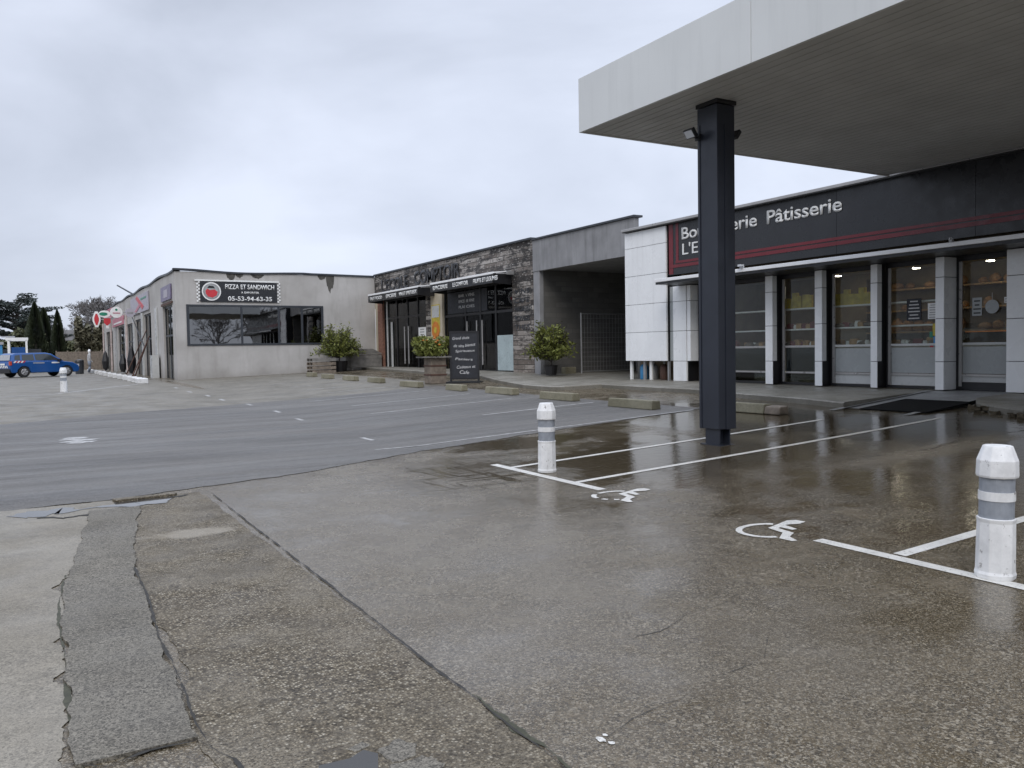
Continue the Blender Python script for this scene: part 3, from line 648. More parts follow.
def good(k, x, y, z, sc, lab):
    if k not in first:
        o = proto[k][0].build('food_jar' if k == 'white' else 'food_packet', k, bevel=.004); o.location = (x, y, z); first[k] = o
    else: o = first[k].copy(); COL.objects.link(o); o.location = (x, y, z)
    q_ = R.uniform(.9, 1.1) if k == 'yellow' else R.uniform(1.0, 1.5); o.scale = (q_, q_, sc * R.uniform(.75, 1.1)); o.rotation_euler = (0, 0, R.uniform(-.25, .25)); tag(o, f'{proto[k][1]} on the {lab}', 'jar' if k == 'white' else 'packet', f'{proto[k][1]}s on the {lab}')
for wi, (a, b) in enumerate(wz):
    for z, ks, lab, sc in ((.94, ('yellow',), 'top shelf of the ', 1.45), (.42, ('maroon', 'tan', 'wood', 'white'), 'middle shelf of the ', .8), (-.02, ('wood', 'white', 'tan', 'maroon'), 'bottom shelf of the ', .8)):
        y = a + .1
        while y < b - .08:
            if R.random() < (.93 if wi else .7) and not (wi in (0, 3) and z > .3): good(R.choice(ks), 17.05 + R.uniform(-.04, .05), y, z, sc * R.uniform(.85, 1.1), lab + names[wi])
            y += R.uniform(.12, .165)
for _o in first.values(): pass
ct = thing('shop_counter', 'long glass-fronted counter standing inside the bakery', 'counter', (19.5, 12, FZ))
MB().box(19.0, 19.8, 9.6, 15, FZ, -.1).build('body', 'wood', ct); MB().box(18.95, 19.85, 9.55, 15.05, -.1, -.05).build('worktop', 'lightpanel', ct)
MB().box(19.0, 19.02, 9.6, 15, -.05, .45).build('glass', 'glass', ct)
ws = thing('wall_shelving', 'brown bread shelving on the back wall of the bakery', 'shelving', (21.7, 13, FZ))
for z in (-.3, .3, .9, 1.5): MB().box(21.4, 21.88, 9.5, 16, z, z + .04).build('shelf_board', 'tan', ws)
for y in (9.5, 11.6, 13.8, 16): MB().box(21.42, 21.88, y - .02, y + .02, FZ, 1.9).build('upright', 'wood', ws)
for x, y in ((17.6, 15.1), (17.6, 13.4), (17.6, 11.9), (17.6, 10.2), (17.6, 17.0), (19.3, 15.6), (19.3, 13.6), (19.3, 11.6), (19.3, 17.8), (20.8, 16.5), (20.8, 14), (20.8, 12)):
    t = thing('ceiling_lamp', 'round lit spotlight in the bakery ceiling', 'lamp', (x, y, 2.0), 'lit spotlights in the bakery ceiling')
    MB().tube((x, y, 2.12), (x, y, 2.03), .1, .11, 14).build('housing', 'white', t); MB().tube((x, y, 2.028), (x, y, 2.015), .09, .09, 14).build('lens', 'lamp', t)
# stickers and posters on the glass
def flat(name, mat, y0, y1, z0, z1, lb, cat, lines=0, x=16.83, lm='chalk'):
    t = thing(name, lb, cat, (x, (y0 + y1) / 2, z0))
    MB().box(x - .004, x, y0, y1, z0, z1).build('sheet', mat, t)
    if lines:
        m = MB(); h = (z1 - z0) / (lines * 2 + 1)
        for i in range(lines):
            q = R.uniform(.1, .28) * (y1 - y0); m.box(x - .006, x - .0045, y0 + q, y1 - q, z0 + h * (2 * i + 1), z0 + h * (2 * i + 1.7))
        m.build('print_lines', lm, t)
flat('poster', 'board', 11.2, 11.55, .5, .98, 'dark purple poster with pale lines on the bakery window', 'poster', 6)
flat('notice', 'white', 10.76, 11.05, .52, .86, 'white paper notice beside the dark purple poster', 'notice', 6, lm='galv')
flat('sticker', 'yellow', 10.74, 10.94, .16, .42, 'yellow green sticker under the white paper notice', 'sticker')
flat('sticker', 'blue', 10.74, 10.92, -.06, .14, 'blue sticker below the yellow green one', 'sticker')
flat('sticker', 'green', 10.93, 11.01, .12, .25, 'small green sticker next to the yellow one', 'sticker')
flat('sticker', 'redp', 10.92, 11.0, -.12, -.04, 'small red sticker low on the bakery window', 'sticker')
t = thing('round_sign', 'round pale sign hanging on the bakery entrance door', 'sign', (16.93, 9.7, .7))
m = MB(); m.tube((16.925, 9.72, .72), (16.915, 9.72, .72), .14, .14, 24); m.build('disc', 'greypanel', t); MB().tube((16.92, 9.72, .86), (16.92, 9.72, 1.0), .004, .004, 5).build('cord', 'white', t)
flat('opening_hours', 'greypanel', 9.95, 10.15, .55, .92, 'grey opening hours sheet left of the round door sign', 'notice', 4, lm='black', x=16.958)
flat('notice', 'white', 9.38, 9.5, .78, .9, 'small white card at the right of the entrance door', 'notice', 2, lm='galv', x=16.958)
flat('sticker', 'orange', 9.3, 10.3, .215, .235, 'thin orange strip across the entrance door glass', 'strip', x=16.958)
first_loaf = None
for z in (-.3, .3, .9, 1.5):
    y = 9.7
    while y < 15.9:
        if R.random() < .8:
            if first_loaf is None: first_loaf = lf = MB().lathe((0, 0, 0), [(.03, 0), (.08, .02), (.09, .06), (.06, .1), (.01, .12)], 9, 0, 1.4).build('bread_loaf', 'crust', smooth=True)
            else: lf = first_loaf.copy(); COL.objects.link(lf)
            lf.location = (21.62, y, z + .04); q_ = R.uniform(.9, 1.7); lf.scale = (q_, q_, q_ * R.uniform(.8, 2.2)); lf.rotation_euler = (0, 0, R.uniform(-.6, .6))
            tag(lf, 'brown bread loaf on the back wall shelving of the bakery', 'bread', 'bread loaves on the back wall shelving')
        y += R.uniform(.22, .4)
v = thing('roof_vent', 'small metal vent with a flat cap on the bakery roof edge', 'vent', (18, 21.0 - .6, 3.6))
MB().lathe((18, 20.4, 3.68), [(.06, 0), (.06, .28), (.1, .3)], 10).build('pipe', 'galv', v); MB().lathe((18, 20.4, 3.98), [(.22, 0), (.2, .05), (.05, .09)], 14).build('cap', 'galv', v)

# ------------------------------------------------------------------ concrete bay
gb = thing('concrete_building', 'raw concrete building with a deep open bay of breeze blocks', 'building', (20, 24, -1))
m = MB(); m.box(16.8, 17.0, 21.01, 27.14, 2.96, 4.14); m.build('lintel', 'conc', gb, bevel=.01)
m = MB(); m.box(16.82, 17.0, 26.70, 27.14, -1.1, 2.96); m.build('pillar', 'conc', gb, bevel=.01)
m = MB(); m.box(17.0, 26, 26.70, 26.9, -1.1, 3.05); m.build('side_wall', 'blocks', gb)
m = MB(); m.box(25.8, 26, 21.0, 26.7, -1.1, 3.05); m.build('back_wall', 'blocks', gb)
m = MB(); m.box(17.0, 26, 20.99, 21.15, -1.1, 3.05); m.build('party_wall', 'blocks', gb)
m = MB(); m.box(17.01, 26, 21.1, 26.7, 3.0, 3.1); m.build('slab', 'conc', gb)
m = MB(); m.box(16.74, 17.1, 20.94, 27.14, 4.145, 4.21); m.build('roof_trim', 'trim', gb)
gt = thing('wire_fence_panel', 'galvanised wire mesh fence panel inside the concrete bay', 'fence', (18.6, 26.1, -.98))
m = MB()
m.tube((18.25, 26.05, -.98), (18.25, 26.05, 1.37), .035, .035); m.tube((20.9, 26.05, -.98), (20.9, 26.05, 1.37), .03, .03); m.tube((18.25, 26.05, 1.34), (20.9, 26.05, 1.34), .02, .02); m.tube((18.25, 26.05, -.85), (20.9, 26.05, -.85), .02, .02)
m.build('frame', 'galv', gt); m = MB()
for k in range(1, 18): m.tube((18.25 + k * .147, 26.05, -.85), (18.25 + k * .147, 26.05, 1.34), .004, .004, 4)
for k in range(1, 12): m.tube((18.25, 26.05, -.85 + k * .183), (20.9, 26.05, -.85 + k * .183), .004, .004, 4)
m.build('wire_mesh', 'galv', gt)
tag(MB().prism([(17.6, 26.2), (18.1, 26.2), (18.1, 26.5), (17.65, 26.55)], -.98, -.68).build('stone_block', 'stopc', bevel=.02), 'small stone block lying by the wire fence post', 'block')

# ------------------------------------------------------------------ restaurant
rs = thing('restaurant_building', 'restaurant clad in dark weathered boards under two black awnings', 'restaurant', (20, 35, -.95))
m = MB()
m.box(16.8, 17.0, 27.15, 43.69, 2.8, 4.2); m.box(16.8, 17.0, 27.15, 28.7, -1.1, 2.8); m.box(16.8, 17.0, 36.4, 36.98, -1.1, 2.8)
m.build('board_cladding', 'boards', rs)
MB().box(16.79, 17.0, 35.15, 36.4, -1.1, 2.8).build('pillar', 'cream', rs)
MB().box(16.78, 17.0, 42.62, 43.3, -1.0, 2.8).build('pier', 'brick', rs); MB().box(16.8, 17.0, 43.3, 43.69, -1.0, 2.8).build('pier', 'cream', rs)
MB().box(16.72, 17.15, 27.15, 43.69, 4.2, 4.27).build('roof_trim', 'trim', rs)
MB().box(17.0, 28, 27.15, 43.69, 4.1, 4.19).build('roof', 'roof', rs)
m = MB(); m.box(21, 21.2, 27.15, 43.69, -1, 4.1); m.box(17.0, 21, 27.15, 27.3, -1, 4.1); m.box(17, 21, 36.2, 36.4, -1, 4.1); m.build('inner_wall', 'inter', rs)
MB().box(17.0, 21, 27.3, 43.6, -.9, -.88).build('floor', 'ifloor', rs); MB().box(17.0, 21, 27.3, 43.6, 3.0, 3.05).build('ceiling', 'inter', rs)
def glazing(y0, y1, z0, z1, posts, zt, name='glazed_front'):
    w = MB(); X0, X1 = 16.9, 16.98
    w.box(X0, X1, y0, y0 + .08, z0, z1); w.box(X0, X1, y1 - .08, y1, z0, z1); w.box(X0, X1, y0 + .08, y1 - .08, z1 - .1, z1); w.box(X0, X1, y0 + .08, y1 - .08, z0, z0 + .08)
    for p in posts: w.box(X0 - .005, X1 - .001, p - .06, p + .06, z0 + .08, z1 - .1)
    w.box(X0 + .002, X1 - .002, y0 + .08, y1 - .08, zt, zt + .1)
    o = w.build(name, 'black', rs); MB().box(16.935, 16.942, y0 + .07, y1 - .07, z0 + .07, z1 - .09).build('glass', 'darkglass', o); return o
g1 = glazing(36.98, 42.62, -.9, 2.8, (38.2, 40.9, 39.5), 1.75); g2 = glazing(28.7, 35.15, -.9, 2.8, (30.25, 31.6, 33.0), 1.55)
for o, ys in ((g1, (39.75, 39.25)), (g2, (31.85, 31.35, 32.75))):
    for y in ys:
        m = MB(); m.tube((16.84, y, -.6), (16.84, y, 1.3), .03, .03); m.tube((16.84, y, -.4), (16.9, y, -.4), .012); m.tube((16.84, y, 1.1), (16.9, y, 1.1), .012); m.build('door_handle', 'alu', o)
MB().box(16.86, 16.9, 42.1, 42.25, -.9, 2.7).build('white_post', 'lightpanel', rs); MB().box(16.86, 16.9, 41.45, 41.65, -.9, 1.6).build('white_post', 'lightpanel', rs)
MB().box(16.87, 16.89, 28.72, 30.1, -.82, .62).build('frosted_panel', 'frosted', rs)
MB().box(16.91, 16.93, 31.0, 34.8, 1.7, 2.65).build('menu_pane', 'board', rs)
for i, (s, z) in enumerate((('BAR A VINS', 2.4), ('EPICERIE FINE', 2.15), ('PLANCHES', 1.9))): text('lettering', s, 'chalk', rs, (16.908, 32.9, z), (0, -1, 0), (0, 0, 1), 1.5, .13, .006, 'C')
text('roof_lettering', "L'ECOLE", 'black', rs, (16.79, 42.6, 3.26), (0, -1, 0), (0, 0, 1), 3.6, .62, .05, bold=.02)
text('roof_lettering', 'COMPTOIR', 'black', rs, (16.79, 38.2, 3.3), (0, -1, 0), (0, 0, 1), 5.0, .66, .05, bold=.02)
for i, (s, z) in enumerate((('VINS', 2.2), ('CAFE', 1.85), ('MAGASIN', 1.5), ('FROMAGES', 1.15), ('THES', .8))): text('pier_lettering', s, 'trim', rs, (16.79, 27.95, z), (0, -1, 0), (0, 0, 1), 1.1, .2, .01, 'C')
def awning(y0, y1, xs, words, lb):
    t = thing('awning', lb, 'awning', (16.3, (y0 + y1) / 2, 2.7), 'awnings over the restaurant fronts')
    m = MB(); m.prism([(15.95, 3.03), (16.02, 3.09), (16.8, 3.16), (16.8, 3.1), (16.02, 3.03)], y0, y1, 'y'); m.build('canvas_top', 'lip', t)
    m = MB(); m.box(15.93, 15.97, y0, y1, 3.0, 3.085); m.build('front_bar', 'lip', t, bevel=.01)
    m = MB(); n_ = int((y1 - y0) / .3)
    m.box(15.945, 15.955, y0 + .02, y1 - .02, 2.66, 3.0); m.build('valance', 'black', t)
    for y in (y0, y1):
        m = MB(); m.prism([(15.96, 2.66), (15.96, 3.03), (16.79, 3.12), (16.79, 2.6), (16.4, 2.62)], y - .004, y + .004, 'y'); m.build('side_cheek', 'black', t)
    for y in (y0 - .15, y1 + .1): m = MB(); m.box(16.5, 16.8, y - .05, y + .05, 2.98, 3.12); m.tube((16.5, y, 3.02), (16.02, y, 3.0), .02); m.build('bracket', 'galv', t)
    for (w, y, L) in words: text('lettering', w, 'white', t, (15.944, y, 2.75), (0, -1, 0), (0, 0, 1), L, .17, .003, bold=.03)
awning(35.95, 42.5, 0, (('FAST FOOD', 42.2, 1.7), ('EPICERIE', 39.95, 1.35), ('VINS ET SPIRITUEUX', 38.25, 2.15)), 'black awning with white words over the farther glazed front')
awning(28.75, 34.6, 0, (('EPICERIE', 34.3, 1.5), ('LE COMPTOIR', 32.3, 1.45), ('FRUITS ET LEGUMES', 30.4, 2.05)), 'black awning with white words over the nearer glazed front')
t = thing('flower_poster', 'tall yellow poster with an orange flower on the cream pillar', 'poster', (16.78, 35.9, .6))
MB().box(16.775, 16.785, 35.4, 36.3, .9, 2.2).build('sheet', 'yellow', t); MB().box(16.768, 16.774, 35.45, 36.25, 1.6, 2.15).build('sky_print', 'lightpanel', t)
m = MB(); m.tube((16.772, 35.85, 1.0), (16.76, 35.85, 1.0), .42, .42, 12); m.build('flower', 'orange', t); MB().tube((16.758, 35.85, 1.0), (16.75, 35.85, 1.0), .15, .15, 12).build('flower_heart', 'yellow', t)
flat('notice', 'white', 37.2, 38.1, .75, 1.2, 'pair of white notices on the glass beside the flower poster', 'notice', 3, 16.888, 'galv')
flat('notice', 'lilac', 37.2, 37.9, .3, .62, 'faded notice below the white notices on the restaurant glass', 'notice', 2, 16.888, 'white')

# ------------------------------------------------------------------ corner building with pizza shop
pz = thing('corner_building', 'long rendered building with a pizza shop at its corner', 'building', (10, 60, -1.2))
Yp = 43.7; X0, X1 = 6.45, 16.79
m = MB(); w0, w1, z0, z1 = 6.95, 13.85, .48, 2.52
m.box(X0, w0, Yp, Yp + .3, -1.4, 4.14); m.box(w1, X1, Yp, Yp + .3, -1.4, 4.14); m.box(w0, w1, Yp, Yp + .3, -1.4, z0); m.box(w0, w1, Yp, Yp + .3, z1, 4.14)
m.build('wall', 'wall', pz)
w = MB(); w.box(w0, w1, Yp - .04, Yp + .12, z0, z0 + .09); w.box(w0, w1, Yp - .04, Yp + .12, z1 - .1, z1); w.box(w0, w0 + .13, Yp - .04, Yp + .12, z0 + .09, z1 - .1); w.box(w1 - .1, w1, Yp - .04, Yp + .12, z0 + .09, z1 - .1)
for x in (9.6, 11.48, 12.7): w.box(x - .05, x + .05, Yp - .03, Yp + .11, z0 + .09, z1 - .1)
wo = w.build('window', 'trim', pz); 
for a, b in ((w0 + .12, 9.56), (9.64, 11.44), (11.52, 12.66), (12.74, w1 - .09)):
    L = b - a; MB().box(-L / 2, L / 2, -.003, .003, z0 + .08, z1 - .09, Matrix.Translation(((a + b) / 2, Yp + .045, 0)) @ Matrix.Rotation(rad(-1.9), 4, 'Z')).build('glass', 'mirror', wo)
m = MB(); m.box(X0 + 2.3, X1, 48.0, 48.1, -1.2, 4); m.build('inner_wall', 'inter', pz); MB().box(X0 + .3, X1, Yp + .3, 47.5, -1.15, -1.1).build('floor', 'ifloor', pz)
# roof trims with a sagging edge
m = MB(); xs = lin(X0 - .05, X1 - .02, .5)
sag = lambda x: 4.14 + .07 * math.cos((x - 6.4) * .9) * math.exp(-abs(x - 8) * .12) * (1 if x < 13 else .4)
for x in xs:
    for y, z in ((Yp - .06, 0), (Yp - .06, .09), (Yp + .3, .09), (Yp + .3, 0)): m.v.append((x, y, sag(x) + z))
for i in range(len(xs) - 1):
    for j in range(4): k = (j + 1) % 4; m.f.append((i * 4 + j, i * 4 + k, i * 4 + 4 + k, i * 4 + 4 + j))
m.build('roof_trim', 'trim', pz)
m = MB(); ys = lin(Yp - .05, 86.1, .8)
for i, y in enumerate(ys):
    z = 4.16 + .05 * math.sin(y * .8)
    for x, dz in ((6.39, 0), (6.39, .1), (6.7, .1), (6.7, 0)): m.v.append((x, y, z + dz))
for i in range(len(ys) - 1):
    for j in range(4): k = (j + 1) % 4; m.f.append((i * 4 + j, i * 4 + k, i * 4 + 4 + k, i * 4 + 4 + j))
m.build('roof_trim', 'trim', pz)
MB().box(6.5, 28, Yp + .1, 86, 4.0, 4.12).build('roof', 'roof', pz)
# damp stains under the gutter
for x0, x1, d in ((8.9, 9.35, .45), (9.35, 9.75, .28), (10.1, 10.8, .3), (14.05, 14.5, .95), (13.6, 14.05, .25)):
    m = MB(); n_ = 16; top_ = [(x0 + (x1 - x0) * i / n_, Yp - .004, sag(x0)) for i in range(n_ + 1)]
    prof = [math.sin(math.pi * (i + .5) / (n_ + 1)) ** .6 * d * R.uniform(.7, 1) for i in range(n_ + 1)]
    m.quad(*(top_ + [(p[0], Yp - .004, 4.13 - q) for p, q in zip(reversed(top_), prof)])); m.build('damp_stain', 'stain', pz)
# shop fronts on the lane side
Xs = 6.45; ops = [(44.7, 47.9, 2.6, 'darkglass'), (52.9, 56.3, 2.55, 'darkglass'), (57.2, 60.9, 2.4, 'darkglass'), (62.2, 66.3, 2.3, 'darkglass'), (67.6, 73, 2.3, 'darkglass'), (77.6, 84, 2.2, 'darkglass')]
m = MB(); y = Yp + .3
for a, b, h, _ in ops: m.box(Xs, Xs + .3, y, a, -1.4, 4.14); m.box(Xs, Xs + .3, a, b, h, 4.14); y = b
m.box(Xs, Xs + .3, y, 86, -1.4, 4.14); m.build('wall', 'wall', pz)
MB().box(6.76, 9.6, 51.5, 51.7, -1.3, 4).build('inner_wall', 'inter', pz); MB().box(9.5, 9.6, 51.7, 86, -1.3, 4).build('inner_wall', 'inter', pz)
for a, b, h, gm in ops:
    w = MB(); w.box(Xs + .1, Xs + .18, a, a + .1, -1.2, h); w.box(Xs + .1, Xs + .18, b - .1, b, -1.2, h); w.box(Xs + .1, Xs + .18, (a + b) / 2 - .06, (a + b) / 2 + .06, -1.2, h - .1); w.box(Xs + .1, Xs + .18, a + .1, b - .1, h - .1, h); w.box(Xs + .102, Xs + .178, a + .1, b - .1, 1.0, 1.1)
    o = w.build('shop_front', 'trim', pz); MB().box(Xs + .13, Xs + .137, a + .08, b - .08, -1.2, h - .08).build('glass', gm, o)
for y in (50.3, 56.75, 61.5, 66.9, 74.5): MB().box(6.36, 6.44, y - .3, y + .3, -1.25, 2.7).build('pier', 'lightpanel', pz)
for y in (61.9, 62.1, 73.6, 81): MB().tube((6.0, y, -1.2), (6.0, y, 2.9), .07, .07).build('post', 'post', pz)
MB().box(6.0, 6.35, 49.3, 50.2, -1.25, .05).build('meter_box', 'lightpanel', pz)
# pizza banner
bn = thing('shop_banner', 'black pizza shop banner with a round red emblem and white phone number', 'banner', (9.4, Yp - .05, 2.6))
bx0, bx1 = 7.62, 11.42
MB().box(bx0, bx1, Yp - .05, Yp - .04, 2.66, 3.68).build('sheet', 'signblk', bn)
MB().box(bx0 - .25, bx1 + .1, Yp - .07, Yp - .035, 3.69, 3.76).build('top_edge', 'white', bn)
for s_ in (0, 1):
    m = MB()
    for i in range(12):
        for j in range(2):
            if (i + j) % 2 == 0: xx = (bx0 - .17 + j * .08) if s_ == 0 else (bx1 + .01 + j * .08); m.box(xx, xx + .08, Yp - .05, Yp - .042, 2.66 + i * .085, 2.66 + i * .085 + .084)
    m.build('checker_edge', 'white', bn)
cxx, czz = 8.16, 3.18
for r, mt, d in ((.46, 'white', .055), (.40, 'galv', .058), (.33, 'greypanel', .061)):
    MB().tube((cxx, Yp - d + .01, czz), (cxx, Yp - d, czz), r, r, 28).build('emblem_ring', mt, bn)
MB().prism([(cxx - .27, czz - .12), (cxx - .18, czz - .26), (cxx + .05, czz - .31), (cxx + .24, czz - .2), (cxx + .3, czz - .02), (cxx + .14, czz + .1), (cxx - .08, czz + .06), (cxx - .2, czz + .14), (cxx - .29, czz + .02)], Yp - .066, Yp - .06, 'y').build('emblem_print', 'redp', bn); MB().prism([(cxx - .2, czz + .17), (cxx + .18, czz + .15), (cxx + .1, czz + .27), (cxx - .12, czz + .28)], Yp - .066, Yp - .06, 'y').build('emblem_print', 'black', bn)
text('lettering', 'PIZZA ET SANDWICH', 'white', bn, (10.05, Yp - .052, 3.32), (1, 0, 0), (0, 0, 1), 2.45, .24, .006, 'C', .02)
text('lettering', 'A EMPORTER', 'white', bn, (10.05, Yp - .052, 3.1), (1, 0, 0), (0, 0, 1), .9, .1, .006, 'C', .02)
text('lettering', '05-53-94-63-35', 'white', bn, (10.05, Yp - .052, 2.73), (1, 0, 0), (0, 0, 1), 2.2, .22, .006, 'C', .02)
# shop signs on the lane side
def sgn(name, lb, loc, parts, g=None):
    t = thing(name, lb, 'sign', loc, g)
    for nm, mm, mt in parts: mm.build(nm, mt, t)
    return t
def disc(y, z, r, x0=5.2, x1=None, th=.12, n=24, sq=1.): # projecting sign facing the lane's length
    m = MB(); pts = [(x0 + r * math.cos(2 * math.pi * k / n), z + r * sq * math.sin(2 * math.pi * k / n)) for k in range(n)]; m.prism(pts, y - th / 2, y + th / 2, 'y'); return m
def arm(y, z, x0): return MB().tube((x0, y, z), (6.45, y, z), .03, .03, 6)
sgn('purple_sign', 'faded purple sign panel over the door nearest the corner', (6.4, 46.8, 2.7), [('sheet', MB().box(6.37, 6.43, 44.6, 48.0, 2.85, 3.6), 'purple'), ('fringe', MB().box(6.38, 6.43, 44.4, 48.1, 2.62, 2.74), 'rust'), ('emblem', MB().box(6.36, 6.369, 45.6, 46.9, 3.0, 3.4), 'lilac')])
sgn('white_banner', 'wide white shop banner with a pink stripe under the roof', (6.4, 57, 2.8), [('sheet', MB().box(6.36, 6.42, 53.3, 62.5, 2.75, 3.85), 'lilac'), ('pink_stripe', MB().prism([(55.2, 3.05), (56.0, 2.9), (59.4, 3.75), (58.6, 3.85)], 6.34, 6.355, 'x'), 'redp'), ('pink_stripe', MB().prism([(56.4, 3.2), (57.5, 3.3), (60.3, 2.9), (59.5, 2.8)], 6.335, 6.353, 'x'), 'pink'), ('teal_print', MB().box(6.345, 6.356, 54.0, 56.8, 3.5, 3.6), 'green')])
sgn('round_sign', 'round white sign with grey lettering nearest the pink striped banner', (5.9, 57, 2.2), [('disc', disc(57, 2.72, .27, 5.75), 'lilac'), ('bracket', arm(57, 2.72, 5.9), 'galv'), ('print', MB().box(5.6, 5.92, 56.925, 56.935, 2.68, 2.76), 'galv')])
sgn('round_sign', 'larger round white sign with red and green print', (5.8, 66, 2.6), [('disc', disc(66, 3.18, .40, 5.77), 'white'), ('bracket', arm(66, 3.18, 5.9), 'galv'), ('print', MB().box(5.53, 6.02, 65.925, 65.935, 3.08, 3.16), 'pink'), ('leaf_print', disc(65.93, 3.36, .08, 5.77, th=.01), 'green')])
sgn('pink_banner', 'red and white banner under the larger round sign', (6.4, 71, 1.5), [('sheet', MB().box(6.34, 6.42, 67.6, 76.2, 2.4, 3.05), 'pink'), ('white_band', MB().box(6.325, 6.335, 68.5, 75, 2.55, 2.68), 'white')])
sgn('oval_sign', 'green and white oval sign projecting over the far shops', (5.6, 73, 2.8), [('disc', disc(73, 3.37, .43, 5.53, sq=.65), 'white'), ('green_print', disc(72.93, 3.37, .3, 5.45, th=.01, sq=.45), 'green'), ('bracket', arm(73, 3.37, 5.9), 'galv')])
sgn('red_sign', 'red crest shaped sign hanging beneath the oval sign', (5.6, 71, 2.2), [('sheet', MB().prism([(5.32, 2.95), (5.78, 2.95), (5.78, 2.6), (5.55, 2.38), (5.32, 2.6)], 70.95, 71.05, 'y'), 'redp'), ('white_tail', MB().box(5.46, 5.64, 70.94, 71.06, 2.18, 2.4), 'white'), ('bracket', arm(71, 2.98, 5.4), 'galv')])
dm = lambda cx, cz, a, b, y0, y1: MB().prism([(cx - a, cz - .25 * b), (cx - a * .35, cz - b), (cx + a * .35, cz - b), (cx + a, cz - .25 * b), (cx + a, cz + .25 * b), (cx + a * .35, cz + b), (cx - a * .35, cz + b), (cx - a, cz + .25 * b)], y0, y1, 'y')
sgn('diamond_sign', 'red diamond sign with a white border at the end of the shops', (5.2, 76, 2), [('border', dm(5.16, 3.07, .29, .64, 75.94, 76.06), 'white'), ('red_face', dm(5.16, 3.07, .17, .46, 75.92, 75.938), 'redp'), ('bracket', arm(76, 3.07, 5.4), 'galv')])
tag(MB().box(6.36, 6.42, 76.5, 84, 3.3, 4.1).build('red_fascia', 'pink'), 'pinkish red fascia panel on the farthest shop', 'sign')
fp = thing('roof_pole', 'thin dark pole leaning out from the roof edge of the shops', 'pole', (6.6, 62, 4.15)); MB().tube((5.9, 66, 5.1), (6.6, 62.0, 4.15), .05, .06).build('pole', 'trim', fp)
# leaning poles in front of the shops
for a, b, lb in (((5.3, 52.6, -1.2), (6.4, 53.4, 1.2), 'brown pole leaning against the shops, nearest the pier'), ((5.6, 54.0, -1.2), (6.3, 52.9, 1.1), 'brown pole leaning against the shops, crossing its neighbour'), ((5.2, 55.2, -1.2), (6.4, 54.6, 1.6), 'brown pole leaning against the shops, farthest of the three'), ((6.1, 53.2, .5), (5.9, 58.6, 2.9), 'dark slanting pole high across the shop front')):
    t = thing('leaning_pole', lb, 'pole', a); MB().tube(a, b, .04, .03, 8).build('shaft', 'rust' if 'brown' in lb else 'black', t)
for k, (x, y, h, lb) in enumerate(((5.9, 58.5, 1.9, 'folded dark parasol beside the pale pier'), (5.6, 74.5, 1.7, 'folded dark parasol at the far end of the shops'), (6.0, 65, 1.4, 'short folded dark parasol under the round signs'))):
    t = thing('folded_parasol', lb, 'parasol', (x, y, -1.2)); MB().lathe((x, y, -1.2), [(.05, .1), (.22, .3), (.28, h * .5), (.12, h * .9), (.02, h)], 9).build('cover', 'black', t); MB().lathe((x, y, -1.2), [(.25, 0), (.25, .06), (.05, .1)], 10).build('foot', 'conc', t)
for k in range(13):
    f_ = k / 12; y = 39.8 + 34 * f_ ** 1.55; x = 4.42
    o = MB().prism([(-.2, -.22), (.2, -.22), (.17, .22), (-.17, .22)], 0, .24, 'z', Matrix.Translation((x, y, zg(x, y))) @ Matrix.Rotation(rad(90 + R.uniform(-6, 6)), 4, 'Z')).build('white_block', 'blockw', bevel=.03)
    tag(o, 'white painted concrete block in the row before the shops', 'block', 'white painted blocks in a row before the shops')

# ------------------------------------------------------------------ wheel stops
wsd = [(11.65, 13.87, 15.45), (11.87, 17.2, 18.75), (11.95, 20.3, 21.95), (11.75, 23.1, 24.25), (11.5, 25.9, 27.4), (11.6, 29.6, 30.9), (11.42, 32.0, 33.3), (11.3, 34.7, 35.8), (11.4, 37.4, 38.4)]
where = ['nearest the dark canopy column', 'second from the canopy column, behind the tall white bollard', 'third from the canopy column', 'just right of the chalkboard', 'left of the barrel planter', 'before the restaurant glazed doors, two from the planter', 'in front of the grey wooden chest', 'before the bushy shrub at the pizza wall', 'farthest along the pizza wall']
for (x, a, b), wr in zip(wsd, where):
    m = MB(); L = b - a; yc = (a + b) / 2
    m.prism([(-.13, 0), (.13, 0), (.11, .19), (-.10, .2)], -L / 2, L / 2, 'y', Matrix.Translation((x, yc, zg(x, yc))) @ Matrix.Rotation(rad(R.uniform(-1.5, 1.5)), 4, 'Z'))
    tag(m.build('wheel_stop', 'stopc', bevel=.02), 'mossy concrete wheel stop, ' + wr, 'wheel stop', 'concrete wheel stops along the parking bays')
ws2 = thing('cracked_wheel_stop', 'long flat concrete wheel stop with a broken brown end behind the column', 'wheel stop', (12.3, 12.0, zg(12.3, 12)), 'concrete wheel stops along the parking bays')
MB().prism([(12.15, zg(12.3, 12)), (12.45, zg(12.3, 12)), (12.42, zg(12.3, 12) + .18), (12.2, zg(12.3, 12) + .19)], 11.35, 13.1, 'y').build('block', 'stopc', ws2, bevel=.02)
MB().prism([(12.14, zg(12.3, 12)), (12.42, zg(12.3, 12)), (12.4, zg(12.3, 12) + .17), (12.18, zg(12.3, 12) + .15)], 10.95, 11.33, 'y').build('broken_end', 'wood', ws2, bevel=.03)

